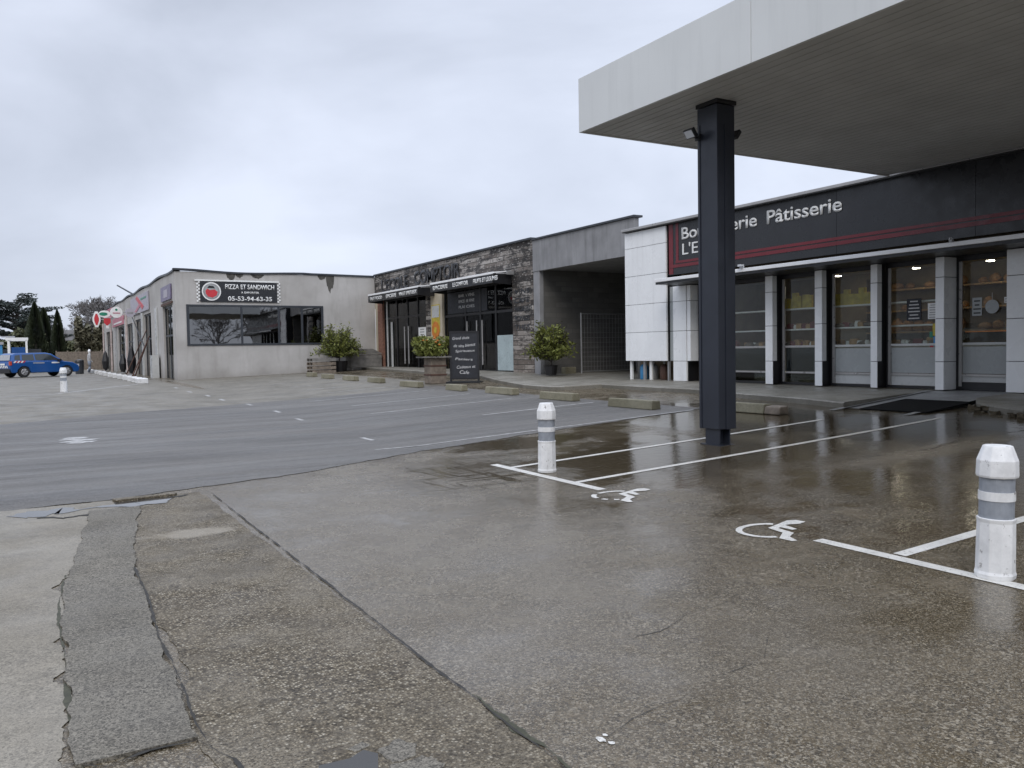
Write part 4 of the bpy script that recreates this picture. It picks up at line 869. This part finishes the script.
# ------------------------------------------------------------------ bollards
def bollard(x, y, rz, lean):
    t = thing('bollard', 'x', 'bollard', (x, y, zg(x, y)), 'white bollards with grey bands', True, rz); t.rotation_euler = (lean[0], lean[1], rz)
    n_ = 10
    MB().lathe((0, 0, 0), [(.124, .0), (.128, .03), (.122, .05), (.118, .38), (.122, .4), (.123, .41)], n_).build('base_sleeve', 'bollw', t, bevel=.004)
    MB().lathe((0, 0, 0), [(.108, .405), (.108, .70)], 24).build('reflective_band', 'band', t, smooth=False)
    MB().lathe((0, 0, 0), [(.113, .53), (.113, .59)], 24).build('white_ring', 'bollw', t)
    MB().lathe((0, 0, 0), [(.126, .685), (.130, .70), (.127, .80), (.096, .885), (.09, .9)], n_).build('cap', 'bollw', t, bevel=.004)
    m = MB(); m.box(.118, .129, -.01, .01, .05, .38); m.build('seam', 'greypanel', t)
    return t
b1 = bollard(5.66, 3.22, .2, (rad(.6), rad(.5))); b1['label'] = 'white bollard with chipped paint standing beside the near right bay line'
for (x, y, lb) in ((5.82, 9.12, 'clean white bollard standing in the striped puddle between two bays'), (1.2, 34.8, 'far white bollard on the old lot in front of the blue car')):
    c = copy_tree(b1); c.location = (x, y, zg(x, y)); c.rotation_euler = (0, 0, .35); c['label'] = lb

# ------------------------------------------------------------------ foliage helpers
def leaves(mb, n, fn, size, flat_=0.):
    for _ in range(n):
        p = fn(); u = Vector((R.gauss(0, 1), R.gauss(0, 1), R.gauss(0, 1) * (1 - flat_))).normalized(); w = u.cross(Vector((R.gauss(0, 1), R.gauss(0, 1), R.gauss(0, 1)))).normalized()
        s_ = size * R.uniform(.6, 1.4); a = Vector(p); mb.quad(a - u * s_, a + w * s_ * .4, a + u * s_, a - w * s_ * .4)
def in_ball(c, r):
    def f_():
        while 1:
            v = Vector((R.uniform(-1, 1), R.uniform(-1, 1), R.uniform(-1, 1)))
            if .25 < v.length < 1: return (c[0] + v.x * r[0], c[1] + v.y * r[1], c[2] + v.z * r[2])
    return f_
def bare_tree(name, lb, x, y, zb, h, w, lvl=6, mat='twig', g=None):
    t = thing(name, lb, 'tree', (x, y, zb), g); tr = MB(); cr = MB()
    tr.tube((x, y, zb - .3), (x, y, zb + h * .2), h * .028, h * .022, 8)
    def grow(p, d, L, r, k):
        q = p + d * L; r = max(r, .012 + h * .0012)
        (tr if k == 0 else cr).tube(p, q, r, r * .65, 5 if k < 2 else 3, False)
        if k >= lvl: return
        for _ in range(3 if k < 4 else 3):
            nd = (d + Vector((R.gauss(0, .42) * w, R.gauss(0, .42) * w, R.gauss(.08, .28)))).normalized(); grow(q, nd, L * R.uniform(.62, .88), r * .6, k + 1)
    for _ in range(4): grow(Vector((x, y, zb + h * .18)), Vector((R.gauss(0, .35) * w, R.gauss(0, .35) * w, 1)).normalized(), h * .2, h * .018, 1)
    tr.build('trunk', 'bark', t); cr.build('crown', mat, t, fixn=False); return t
# potted and planted shrubs
def shrub(name, lb, x, y, z, pot, r, hz, mat='leafg', n=900, potr=.25, g=None):
    t = thing(name, lb, 'plant', (x, y, z), g)
    MB().lathe((x, y, z), [(potr * .8, 0), (potr, pot * .9), (potr * 1.08, pot)], 16).build('pot', 'black', t)
    m = MB(); f_ = MB(); m.tube((x, y, z + pot * .8), (x + .03, y, z + pot + .3), .04, .03)
    for k in range(n // 26):
        a = R.uniform(0, 6.28); el = R.uniform(.15, 1.0); L = r * R.uniform(.6, 1.12); hgt = hz * (el * R.uniform(.85, 1.2)) + .1; sp_ = L * (1.15 - .65 * el)
        p0 = Vector((x, y, z + pot + .15)); p2 = Vector((x + math.cos(a) * sp_, y + math.sin(a) * sp_, z + pot + hgt)); p1 = (p0 + p2) / 2 + Vector((math.cos(a) * .1, math.sin(a) * .1, .12))
        m.tube(p0, p1, .014, .01, 4, False); m.tube(p1, p2, .01, .004, 4, False)
        for q in range(24):
            u_ = R.uniform(.25, 1.05); c = p0 * (1 - u_) ** 2 + p1 * 2 * u_ * (1 - u_) + p2 * u_ ** 2
            d = Vector((R.gauss(0, 1), R.gauss(0, 1), R.gauss(.35, .7))).normalized(); L2 = R.uniform(.07, .19); w2 = d.cross(Vector((R.gauss(0, 1), R.gauss(0, 1), R.gauss(0, 1)))).normalized() * L2 * .2
            c = c + d * .03; f_.quad(c, c + d * L2 * .5 + w2, c + d * L2, c + d * L2 * .5 - w2)
    m.build('stem', 'bark', t); f_.build('foliage', mat, t, fixn=False); return t
shrub('potted_shrub', 'round green shrub in a black pot by the concrete bay', 16.4, 25.35, zg(16.4, 25.35) + .12, .35, .85, 1.3, 'leafg', 5200)
shrub('potted_shrub', 'bushy light green shrub against the pizza shop wall', 14.2, 42.3, zg(14.2, 42.3), .55, 1.2, 1.55, 'leafg', 7800, .45)
# barrel planter
bx, by = 12.72, 27.3; bz = zg(bx, by)
bp = thing('barrel_planter', 'old square wooden planter with a grey top and flowering plants', 'planter', (bx, by, bz))
MB().box(bx - .3, bx + .3, by - .3, by + .3, bz, bz + .92).build('box', 'wood', bp, bevel=.02)
for z in (.3, .62): MB().box(bx - .315, bx + .315, by - .315, by + .315, bz + z, bz + z + .05).build('hoop', 'rust', bp)
m = MB()
for i in range(5): m.box(bx - .55 + i * .2, bx - .55 + i * .2 + .192, by - .45, by + .45, bz + .93, bz + .98)
m.build('plank_top', 'gwood', bp, bevel=.006)
m = MB(); leaves(m, 900, in_ball((bx - .15, by, bz + 1.2), (.62, .62, .28)), .08); leaves(m, 420, in_ball((bx - .35, by + .2, bz + 1.45), (.45, .45, .28)), .08); leaves(m, 200, in_ball((bx + .3, by, bz + 1.5), (.3, .3, .22)), .08); m.build('foliage', 'leafg', bp, fixn=False)
for k in range(9):
    a_ = R.uniform(0, 6.28); q_ = R.uniform(.2, .55); fx, fy, fz = bx + q_ * math.cos(a_), by + q_ * math.sin(a_), bz + R.uniform(1.35, 1.6)
    MB().lathe((fx, fy, fz), [(.012, 0), (.05, .03), (.055, .05), (.02, .06)], 7).build('flower', 'orange', bp)
# chalkboard
x, y = 13.55, 26.6; z = zg(x, y)
cb = thing('chalkboard', 'tall black chalkboard sign with white handwriting beside the planter', 'chalkboard', (x, y, z), None, True, rad(52))
cb.location = (x, y, z)
MB().box(-.03, .03, -.47, .47, .18, 1.78).build('board', 'board', cb)
m = MB(); m.box(-.045, .045, -.53, -.47, .0, 1.84); m.box(-.045, .045, .47, .53, .0, 1.84); m.box(-.045, .045, -.47, .47, 1.78, 1.84); m.box(-.045, .045, -.47, .47, .12, .18); m.build('frame', 'black', cb)
MB().box(-.35, .35, -.62, .62, -.02, .05).build('foot', 'black', cb)
for s, zz, w_, yo, sl in (('Grand choix', 1.55, .62, .12, .05), ('de vins', 1.27, .38, .2, -.04), ('bientot', 1.3, .36, -.22, .10), ('Spiritueux', 1.1, .7, -.03, .03), ('Paniers', .8, .62, .02, -.05), ('Cadeaux et', .52, .68, -.05, .04), ('Cafe', .32, .34, .02, -.06)):
    text('handwriting', s, 'chalk', cb, (-.031, yo, zz), Vector((0, -1, sl)).normalized(), Vector((0, -.25 + sl, 1)).normalized(), w_, R.uniform(.09, .13), .002, 'C')
# grey wooden chest
x, y = 15.8, 42.9; z = zg(x, y) + .0
ch = thing('wooden_chest', 'grey weathered wooden chest with a sloping lid by the brick pier', 'chest', (x, y, z))
MB().box(x - .9, x + .85, y - .35, y + .35, z + .12, z + .82).build('box', 'gwood', ch, bevel=.01)
for i in range(3): MB().box(x - .905, x + .855, y - .365, y - .352, z + .16 + i * .22, z + .34 + i * .22).build('plank', 'gwood', ch)
MB().prism([(-.95, .84), (.9, .84), (.35, 1.12), (-.6, 1.12)], y - .4, y + .4, 'y', Matrix.Translation((x, 0, z))).build('lid', 'gwood', ch)
for sx in (-.8, .75): MB().box(x + sx - .05, x + sx + .05, y - .3, y - .2, z, z + .12).build('leg', 'gwood', ch)
pl = thing('pallet_stack', 'low stack of weathered wooden pallets under the bushy shrub', 'pallets', (13.1, 41.6, zg(13, 41.6)))
for i in range(4):
    z = zg(13, 41.6) + i * .2
    m = MB()
    for j in range(5): m.box(12.45 + j * .25, 12.66 + j * .25, 41.2, 42.2, z + .13, z + .155)
    for yy in (41.2, 41.65, 42.1): m.box(12.45, 13.66, yy, yy + .09, z, z + .13)
    m.build('pallet', 'wood' if i < 3 else 'gwood', pl)

# ------------------------------------------------------------------ blue car, seen from its rear quarter
def car(lb, x, y, rz, z):
    t = thing('parked_car', lb, 'car', (x, y, z), None, True, rz)
    W = .9
    lo = [(-2.15, .42), (-2.18, .75), (-2.12, 1.0), (-1.3, 1.02), (1.0, 1.0), (1.75, .9), (2.1, .72), (2.17, .5), (2.1, .28), (1.78, .26), (1.7, .5), (1.5, .68), (1.28, .7), (1.05, .6), (.93, .28), (-.93, .28), (-1.05, .6), (-1.28, .7), (-1.5, .68), (-1.7, .5), (-1.78, .3), (-2.08, .3)]
    MB().prism(lo, -W, W, 'y').build('body', 'carblue', t, bevel=.05, smooth=False)
    a = [(-2.1, 1.0), (-1.98, 1.42), (-1.75, 1.52), (.1, 1.54), (.45, 1.46), (1.15, 1.0)]
    m = MB(); n_ = len(a)
    for s_ in (-1, 1):
        for X, Z in a: m.v.append((X, s_ * (W - .02 - (Z - 1.0) * .38), Z))
    m.f = [tuple(range(n_)), tuple(reversed(range(n_, 2 * n_)))] + [(i, (i + 1) % n_, n_ + (i + 1) % n_, n_ + i) for i in range(n_)]
    m.build('cabin', 'carblue', t, bevel=.03)
    def side(poly, mat, nm, off=.008):
        for s_ in (-1, 1):
            m = MB(); m.quad(*[(X, s_ * (W - .02 - (Z - 1.0) * .38 + off), Z) for X, Z in poly]); m.build(nm, mat, t, fixn=False)
    side([(-.62, 1.06), (-.62, 1.44), (.08, 1.46), (.36, 1.4), (.92, 1.06)], 'carglass', 'side_window'); side([(-1.45, 1.06), (-1.4, 1.42), (-.7, 1.44), (-.7, 1.06)], 'carglass', 'side_window'); side([(-1.9, 1.1), (-1.82, 1.38), (-1.52, 1.41), (-1.55, 1.08)], 'carglass', 'side_window')
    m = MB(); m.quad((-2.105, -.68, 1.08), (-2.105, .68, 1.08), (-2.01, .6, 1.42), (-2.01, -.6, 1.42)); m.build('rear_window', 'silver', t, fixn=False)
    m = MB(); m.quad((1.13, -.76, 1.04), (1.13, .76, 1.04), (.5, .66, 1.46), (.5, -.66, 1.46)); m.build('windscreen', 'carglass', t, fixn=False)
    for s_ in (-1, 1):
        MB().box(-2.2, -2.1, s_ * .85 - .09, s_ * .85 + .09, .78, 1.02).build('tail_light', 'lampred', t); MB().box(1.95, 2.16, s_ * .72 - .14, s_ * .72 + .14, .62, .78).build('headlight', 'lampw', t)
        MB().box(.72, .92, s_ * .98 - .08, s_ * .98 + .08, 1.0, 1.12).build('wing_mirror', 'black', t)
        m = MB()
        for i in range(3): m.prism([(-2.0 + i * .22, .92), (-1.9 + i * .22, .92), (-1.8 + i * .22, 1.04), (-1.9 + i * .22, 1.04)], s_ * (W + .002), s_ * (W + .006), 'y')
        m.build('chevron_stripe', 'white', t)
        m = MB()
        for i in range(3): m.prism([(-1.89 + i * .22, .92), (-1.79 + i * .22, .92), (-1.69 + i * .22, 1.04), (-1.79 + i * .22, 1.04)], s_ * (W + .002), s_ * (W + .006), 'y')
        m.build('chevron_stripe', 'redp', t)
        MB().box(-.8, -.1, s_ * (W + .004) - .003, s_ * (W + .004) + .003, .86, .93).build('door_lettering_band', 'silver', t); MB().box(.35, .85, s_ * (W + .004) - .003, s_ * (W + .004) + .003, .86, .94).build('door_lettering_band', 'white', t)
    MB().box(-2.205, -2.185, -.26, .26, .78, .89).build('number_plate', 'white', t)
    m = MB(); m.box(-2.21, -2.12, -.85, .85, .3, .55); m.build('rear_bumper', 'black', t)
    m = MB()
    for i in range(6): m.prism([(-.62 + i * .2, .6), (-.52 + i * .2, .6), (-.42 + i * .2, .75), (-.52 + i * .2, .75)], -2.2, -2.19, 'x')
    m.build('chevron_stripe', 'white', t)
    for X in (-1.35, 1.35):
        for s_ in (-1, 1):
            w = thing('wheel', None, None, (0, 0, 0), None, True) if False else None
            m = MB(); m.tube((X, s_ * .72, .34), (X, s_ * .91, .34), .34, .33, 22); wh = m.build('wheel', 'rubber', t)
            m = MB(); m.tube((X, s_ * .905, .34), (X, s_ * .925, .34), .21, .19, 14); m.build('rim', 'rim', wh)
            m = MB()
            for k in range(5): a_ = k * 1.2566; m.tube((X + .04 * math.cos(a_), s_ * .93, .34 + .04 * math.sin(a_)), (X + .2 * math.cos(a_), s_ * .93, .34 + .2 * math.sin(a_)), .03, .02, 4)
            m.build('spokes', 'galv', wh)
    return t
car('bright blue car with red and white rear chevrons parked before the trees', .75, 61.5, rad(27), -1.2)

# ------------------------------------------------------------------ person
def person(x, y, z, rz):
    t = thing('person', 'person in a pale hooded top and light trousers walking by the shops', 'person', (x, y, z), None, True, rz)
    V = [(0, 0, .95), (0, 0, 1.15), (.01, 0, 1.38), (.02, 0, 1.5), (.03, 0, 1.58), (.03, 0, 1.66),
         (0, .1, .9), (.07, .1, .5), (.02, .1, .08), (.16, .1, .03), (0, -.1, .9), (.02, -.1, .5), (-.12, -.1, .1), (.0, -.1, .04),
         (.01, .19, 1.38), (.0, .24, 1.12), (.12, .22, .92), (.01, -.19, 1.38), (-.02, -.24, 1.12), (.1, -.22, .92), (.16, .22, .87), (.14, -.22, .87)]
    E_ = [(0, 1), (1, 2), (2, 3), (3, 4), (4, 5), (0, 6), (6, 7), (7, 8), (8, 9), (0, 10), (10, 11), (11, 12), (12, 13), (2, 14), (14, 15), (15, 16), (2, 17), (17, 18), (18, 19), (16, 20), (19, 21)]
    Rr = [.15, .14, .15, .06, .09, .085, .1, .065, .045, .035, .1, .065, .045, .035, .065, .05, .035, .065, .05, .035, .03, .03]
    for hp in (20, 21):
        b = V[hp]
        for k in range(5):
            L = (.045, .06, .065, .06, .05)[k]; oy = (-.02 + k * .012); V.append((b[0] + .02 + L * .7, b[1] + oy * 1.3, b[2] - L * (.2 if k == 0 else .6))); Rr.append(.009); E_.append((hp, len(V) - 1))
    me = bpy.data.meshes.new('body'); me.from_pydata(V, E_, []); ob = bpy.data.objects.new('body', me); COL.objects.link(ob); ob.parent = t
    sk = ob.modifiers.new('skin', 'SKIN'); ob.modifiers.new('sub', 'SUBSURF').levels = 1
    for i, v_ in enumerate(me.skin_vertices[0].data): v_.radius = (Rr[i], Rr[i]); v_.use_root = (i == 0)
    me.materials.append(M['cloth'])
    MB().lathe((.03, 0, 1.5), [(.05, 0), (.095, .05), (.11, .14), (.095, .22), (.04, .27)], 12).build('hood', 'lip', t, smooth=True)
    m = MB(); m.lathe((.075, 0, 1.53), [(.04, 0), (.075, .05), (.08, .12), (.05, .17)], 10); m.build('face', 'skin', t, smooth=True)
    m = MB(); m.lathe((.15, 0, 1.6), [(.012, 0), (.008, .04)], 6); m.build('nose', 'skin', t)
    for s_ in (-1, 1): MB().lathe((.145, s_ * .03, 1.635), [(.008, 0), (.008, .01)], 6).build('eye', 'black', t)
    for s_, a0 in ((1, (0, .1, .92)), (-1, (0, -.1, .92))):
        k = (.07, s_ * .1, .5) if s_ > 0 else (.02, s_ * .1, .5); f_ = (.02, s_ * .1, .1) if s_ > 0 else (-.12, s_ * .1, .12)
        m = MB(); m.tube(a0, k, .105, .08, 10); m.tube(k, f_, .08, .062, 10); m.build('trouser_leg', 'jean', t, smooth=True)
    return t
person(4.1, 69.0, -1.2, rad(10))

# ------------------------------------------------------------------ background
def cone_tree(lb, x, y, zb, h, r, g='conical cypresses behind the car'):
    t = thing('cypress_tree', lb, 'tree', (x, y, zb), g); MB().tube((x, y, zb - .2), (x, y, zb + h * .5), .16, .05, 7).build('trunk', 'bark', t)
    m = MB()
    for k in range(6500):
        f_ = R.random() ** .8; a = R.uniform(0, 6.283); rr = r * (1 - f_ ** 1.7) ** .8 * (.35 + .65 * R.random() ** .35) * (1 + .14 * math.sin(a * 3 + f_ * 9)); z = zb + .3 + f_ * (h - .3)
        p = Vector((x + rr * math.cos(a), y + rr * math.sin(a), z)); s_ = R.uniform(.07, .16); u = Vector((R.gauss(0, .3), R.gauss(0, .3), 1)).normalized(); w = u.cross(Vector((math.cos(a + 1.4), math.sin(a + 1.4), .2))).normalized()
        m.quad(p - u * s_, p + w * s_ * .6, p + u * s_ * 1.4, p - w * s_ * .6)
    m.build('crown', 'cyp', t, fixn=False)
cone_tree('wide dark cypress directly behind the white car wash frame', .95, 92, -1.2, 6.45, 1.1); cone_tree('slimmer cypress leaning against the wide one', 1.75, 94, -1.2, 6.0, .95); cone_tree('lone slim pointed cypress behind the blue car', 2.88, 93, -1.2, 5.75, .75)
# cedar
def cedar(x, y, zb, h, w):
    t = thing('cedar_tree', 'large dark cedar with flat spreading layers of needles', 'tree', (x, y, zb)); MB().tube((x, y, zb - .2), (x, y, zb + h * .95), .55, .12, 9).build('trunk', 'bark', t)
    m = MB(); lb_ = MB()
    for k in range(46):
        f_ = k / 45; z = zb + h * (.2 + .72 * round(f_ * 7) / 7) + R.uniform(-.15, .15); a = R.uniform(0, 6.28); L = w * (1.08 - .35 * f_ ** 2.2) * R.uniform(.55, 1.05)
        e = (x + math.cos(a) * L, y + math.sin(a) * L, z + R.uniform(-.1, .6)); lb_.tube((x, y, z - .8), e, .12, .03, 5)
        for q in range(5):
            s_ = .35 + .65 * q / 4; c = (x + (e[0] - x) * s_, y + (e[1] - y) * s_, z - .8 + (e[2] - z + .8) * s_ + .12); leaves(m, 62, in_ball(c, (1.05, 1.05, .17)), .18, .7)
    lb_.build('limbs', 'bark', t); m.build('crown', 'cedar', t, fixn=False)
cedar(-.6, 118, -1.2, 8.7, 4.9)
bare_tree('bare_tree', 'wide bare crowned tree above the hedge by the shops', 7.0, 112, -1.2, 9.5, 1.3, 8)
bare_tree('bare_tree', 'second bare tree mostly hidden behind the shop roof', 10.5, 118, -1.2, 7.6, 1.15, 7)
bare_tree('bare_tree', 'small hazy bare tree between the cypresses', 3.9, 135, -1.2, 6.6, 1.2, 7)
bare_tree('bare_tree', 'small bare tree at the far left edge', -9, 140, -1.2, 7.5, 1.0, 6)
def hedge(name, lb, x0, x1, y, h, d, mat, n, sz=.22, cat='hedge'):
    t = thing(name, lb, cat, ((x0 + x1) / 2, y, -1.2)); m = MB(); lb2 = MB()
    for k in range(int((x1 - x0) / .9)): xx = x0 + .45 + k * .9; lb2.tube((xx, y, -1.3), (xx + R.uniform(-.3, .3), y + R.uniform(-.3, .3), -1.2 + h * .8), .06, .02, 5)
    for k in range(n):
        a = R.random(); hh = h * (.82 + .18 * math.sin(a * 17 + 1) * math.sin(a * 41)); xx = x0 + (x1 - x0) * a; s_ = sz * R.uniform(.5, 1.3)
        z = -1.2 + hh * R.random() ** .8; yy = y + R.uniform(-d, d) * (1 - .3 * (z + 1.2) / h)
        p = Vector((xx, yy, z)); u = Vector((R.gauss(0, 1), R.gauss(0, 1), R.gauss(0, 1))).normalized(); w = u.cross(Vector((R.gauss(0, 1), R.gauss(0, 1), 1))).normalized(); m.quad(p - u * s_, p + w * s_ * .6, p + u * s_, p - w * s_ * .6)
    lb2.build('stems', 'bark', t); m.build('foliage', mat, t, fixn=False)
hedge('tall_hedge', 'long dull green hedge behind the cypresses', -22, 5.2, 100, 4.3, 1.2, 'hedge', 15000, .3)
hedge('ivy_hedge', 'tall brownish ivy covered hedge beside the shops', 4.6, 12.5, 97, 5.4, 1.2, 'hedge2', 9000, .28)
hedge('far_hedge', 'distant hedge at the far left beyond the car wash', -60, -20, 110, 4.6, 1.2, 'hedge', 9000, .34)
ff = thing('board_fence', 'brown board fence behind the person at the end of the lot', 'fence', (5, 90, -1.2))
for k in range(9): MB().box(2.6 + k * .95, 2.6 + k * .95 + .93, 90, 90.06, -1.2, .55).build('board_panel', 'wood', ff)
for k in range(10): MB().box(2.53 + k * .95, 2.65 + k * .95, 90.06, 90.16, -1.2, .65).build('post', 'wood', ff)
bn_ = thing('litter_bin', 'dark green litter bin standing left of the walking person', 'bin', (3.4, 68, -1.2)); MB().lathe((3.4, 68, -1.2), [(.27, 0), (.3, .9)], 12).build('body', 'trim', bn_); MB().lathe((3.4, 68, -.3), [(.32, 0), (.28, .1), (.05, .16)], 12).build('lid', 'black', bn_)
kf = thing('car_wash_frame', 'white metal car wash frame with blue panels behind the blue car', 'car wash', (-.7, 76, -1.2))
m = MB()
for xx in (-1.05, .15):
    for yy in (75, 79): m.box(xx - .07, xx + .07, yy - .07, yy + .07, -1.2, 1.4)
m.box(-1.25, .27, 74.9, 75.1, 1.4, 1.6); m.box(-1.25, .27, 78.9, 79.1, 1.4, 1.6); m.box(-1.12, -.98, 75.1, 78.9, 1.4, 1.55); m.box(.08, .22, 75.1, 78.9, 1.4, 1.55); m.build('frame', 'white', kf)
for xx in (-3.2, -2.3): MB().box(xx, xx + .8, 77, 77.1, -1.0, 1.1).build('panel', 'blue', kf)
MB().box(-.9, .05, 78.6, 78.7, -.7, .9).build('panel', 'carblue', kf); MB().box(-3.3, -1.4, 76.9, 77.0, 1.1, 1.3).build('fascia', 'silver', kf); MB().box(-1.5, -.6, 75, 75.1, 1.62, 1.72).build('top_sign', 'silver', kf)
MB().box(-3.3, 1.2, 79.3, 79.4, -1.2, .75).build('back_panel', 'trim', kf)
sc_ = None
# a roof and white wall just visible beyond the hedge
hs = thing('distant_house', 'distant low house with a grey roof behind the hedge', 'house', (8, 130, -1.2))
MB().box(3.8, 12, 128, 134, -1.2, 2.3).build('wall', 'cream', hs); MB().prism([(3.3, 2.3), (12.5, 2.3), (11.5, 3.7), (4.3, 3.7)], 127.5, 134.5, 'y').build('roof', 'conc', hs)

# what the shop windows mirror: trees and a brick house across the lane
bare_tree('bare_tree', 'large bare tree mirrored at the left of the pizza window', 16.5, -22, -1.6, 8.2, 1.0, 6)
bare_tree('bare_tree', 'large bare tree mirrored in the middle of the pizza window', 22, -24, -1.6, 9.0, 1.0, 6)
bh = thing('brick_house', 'long brick house mirrored at the right of the pizza window', 'house', (31, -28, -1.6))
MB().box(25.5, 44, -32, -26, -1.6, 4.0).build('wall', 'farwall', bh); MB().box(25.2, 44.3, -32.3, -25.7, 4.0, 4.3).build('roof', 'roof', bh)
for k in range(6):
    for zz in (.0, 2.0): MB().box(26.5 + k * 2.9, 28 + k * 2.9, -25.97, -25.9, zz, zz + 1.1).build('window', 'lightpanel', bh)
hedge('street_hedge', 'clipped hedge across the lane mirrored low in the shop glass', -5, 24, -26, 2.4, .8, 'hedge', 5000, .3)

# ------------------------------------------------------------------ sky, sun, camera
w = bpy.data.worlds.new('World'); scene.world = w; w.use_nodes = True; nt = w.node_tree; nd = nt.nodes
SUN_EL, SUN_AZ = rad(42), rad(215)
sky = nd.new('ShaderNodeTexSky'); sky.sky_type = 'NISHITA'; sky.sun_disc = False; sky.sun_elevation = SUN_EL; sky.sun_rotation = SUN_AZ
bg1 = nd['Background']; bg1.inputs[1].default_value = .08; nt.links.new(sky.outputs[0], bg1.inputs[0])
tc = nd.new('ShaderNodeTexCoord')
sep = nd.new('ShaderNodeSeparateXYZ'); nt.links.new(tc.outputs['Generated'], sep.inputs[0])
mp = nd.new('ShaderNodeMapping'); mp.inputs['Scale'].default_value = (1, 1, 2.2); mp.inputs['Rotation'].default_value = (.2, .1, .6); nt.links.new(tc.outputs['Generated'], mp.inputs[0])
nz = nd.new('ShaderNodeTexNoise'); nz.inputs['Scale'].default_value = 2.1; nz.inputs['Detail'].default_value = 6; nz.inputs['Roughness'].default_value = .5; nz.inputs['Distortion'].default_value = .25; nt.links.new(mp.outputs[0], nz.inputs['Vector'])
rp_ = nd.new('ShaderNodeValToRGB'); e = rp_.color_ramp.elements; e[0].position = .32; e[0].color = (.47, .515, .615, 1); e[1].position = .68; e[1].color = (.73, .785, .92, 1); nt.links.new(nz.outputs['Fac'], rp_.inputs[0])
def wm(op, a, b, clamp=False):
    n_ = nd.new('ShaderNodeMath'); n_.operation = op; n_.use_clamp = clamp
    for i, q in enumerate((a, b)):
        if isinstance(q, (int, float)): n_.inputs[i].default_value = q
        else: nt.links.new(q, n_.inputs[i])
    return n_.outputs[0]
# overcast luminance: brighter toward the zenith and toward the south-west side
mr = nd.new('ShaderNodeMapRange'); mr.inputs[1].default_value = .42; mr.inputs[2].default_value = .9; mr.inputs[3].default_value = 1; mr.inputs[4].default_value = 3.3; nt.links.new(sep.outputs[2], mr.inputs[0])
lum = wm('MULTIPLY', mr.outputs[0], wm('ADD', 1.0, wm('MULTIPLY', sep.outputs[0], .22)))
bg2 = nd.new('ShaderNodeBackground'); nt.links.new(rp_.outputs[0], bg2.inputs[0]); nt.links.new(lum, bg2.inputs[1])
mx = nd.new('ShaderNodeMixShader'); mx.inputs[0].default_value = .93; nt.links.new(bg1.outputs[0], mx.inputs[1]); nt.links.new(bg2.outputs[0], mx.inputs[2])
nt.links.new(mx.outputs[0], nd['World Output'].inputs[0])
sl = bpy.data.lights.new('sun', 'SUN'); sl.energy = 1.0; sl.angle = rad(30); sl.color = (1, .93, .84)
so = bpy.data.objects.new('sun', sl); COL.objects.link(so)
dv = Vector((math.sin(SUN_AZ) * math.cos(SUN_EL), math.cos(SUN_AZ) * math.cos(SUN_EL), math.sin(SUN_EL)))
so.rotation_euler = dv.to_track_quat('Z', 'Y').to_euler()

cam = bpy.data.cameras.new('camera'); co = bpy.data.objects.new('camera', cam); COL.objects.link(co)
cam.sensor_width = 36; cam.lens = 834.9 / 1024 * 36; cam.clip_start = .05; cam.clip_end = 3000
Rt = Vector((.86364258, -.50383237, -.01656628)); Dn = Vector((-.0346986, -.02662942, -.99904298)); Fw = Vector((.50290904, .86339088, -.04048057))
co.matrix_world = Matrix(((Rt.x, -Dn.x, -Fw.x, 0), (Rt.y, -Dn.y, -Fw.y, 0), (Rt.z, -Dn.z, -Fw.z, 0), (0, 0, 0, 1)))
scene.camera = co
scene.view_settings.view_transform = 'Standard'; scene.view_settings.look = 'None'; scene.view_settings.exposure = .15; scene.view_settings.gamma = 1
scene.render.engine = 'CYCLES'
scene.cycles.use_denoising = True; scene.cycles.max_bounces = 8; scene.cycles.transparent_max_bounces = 12
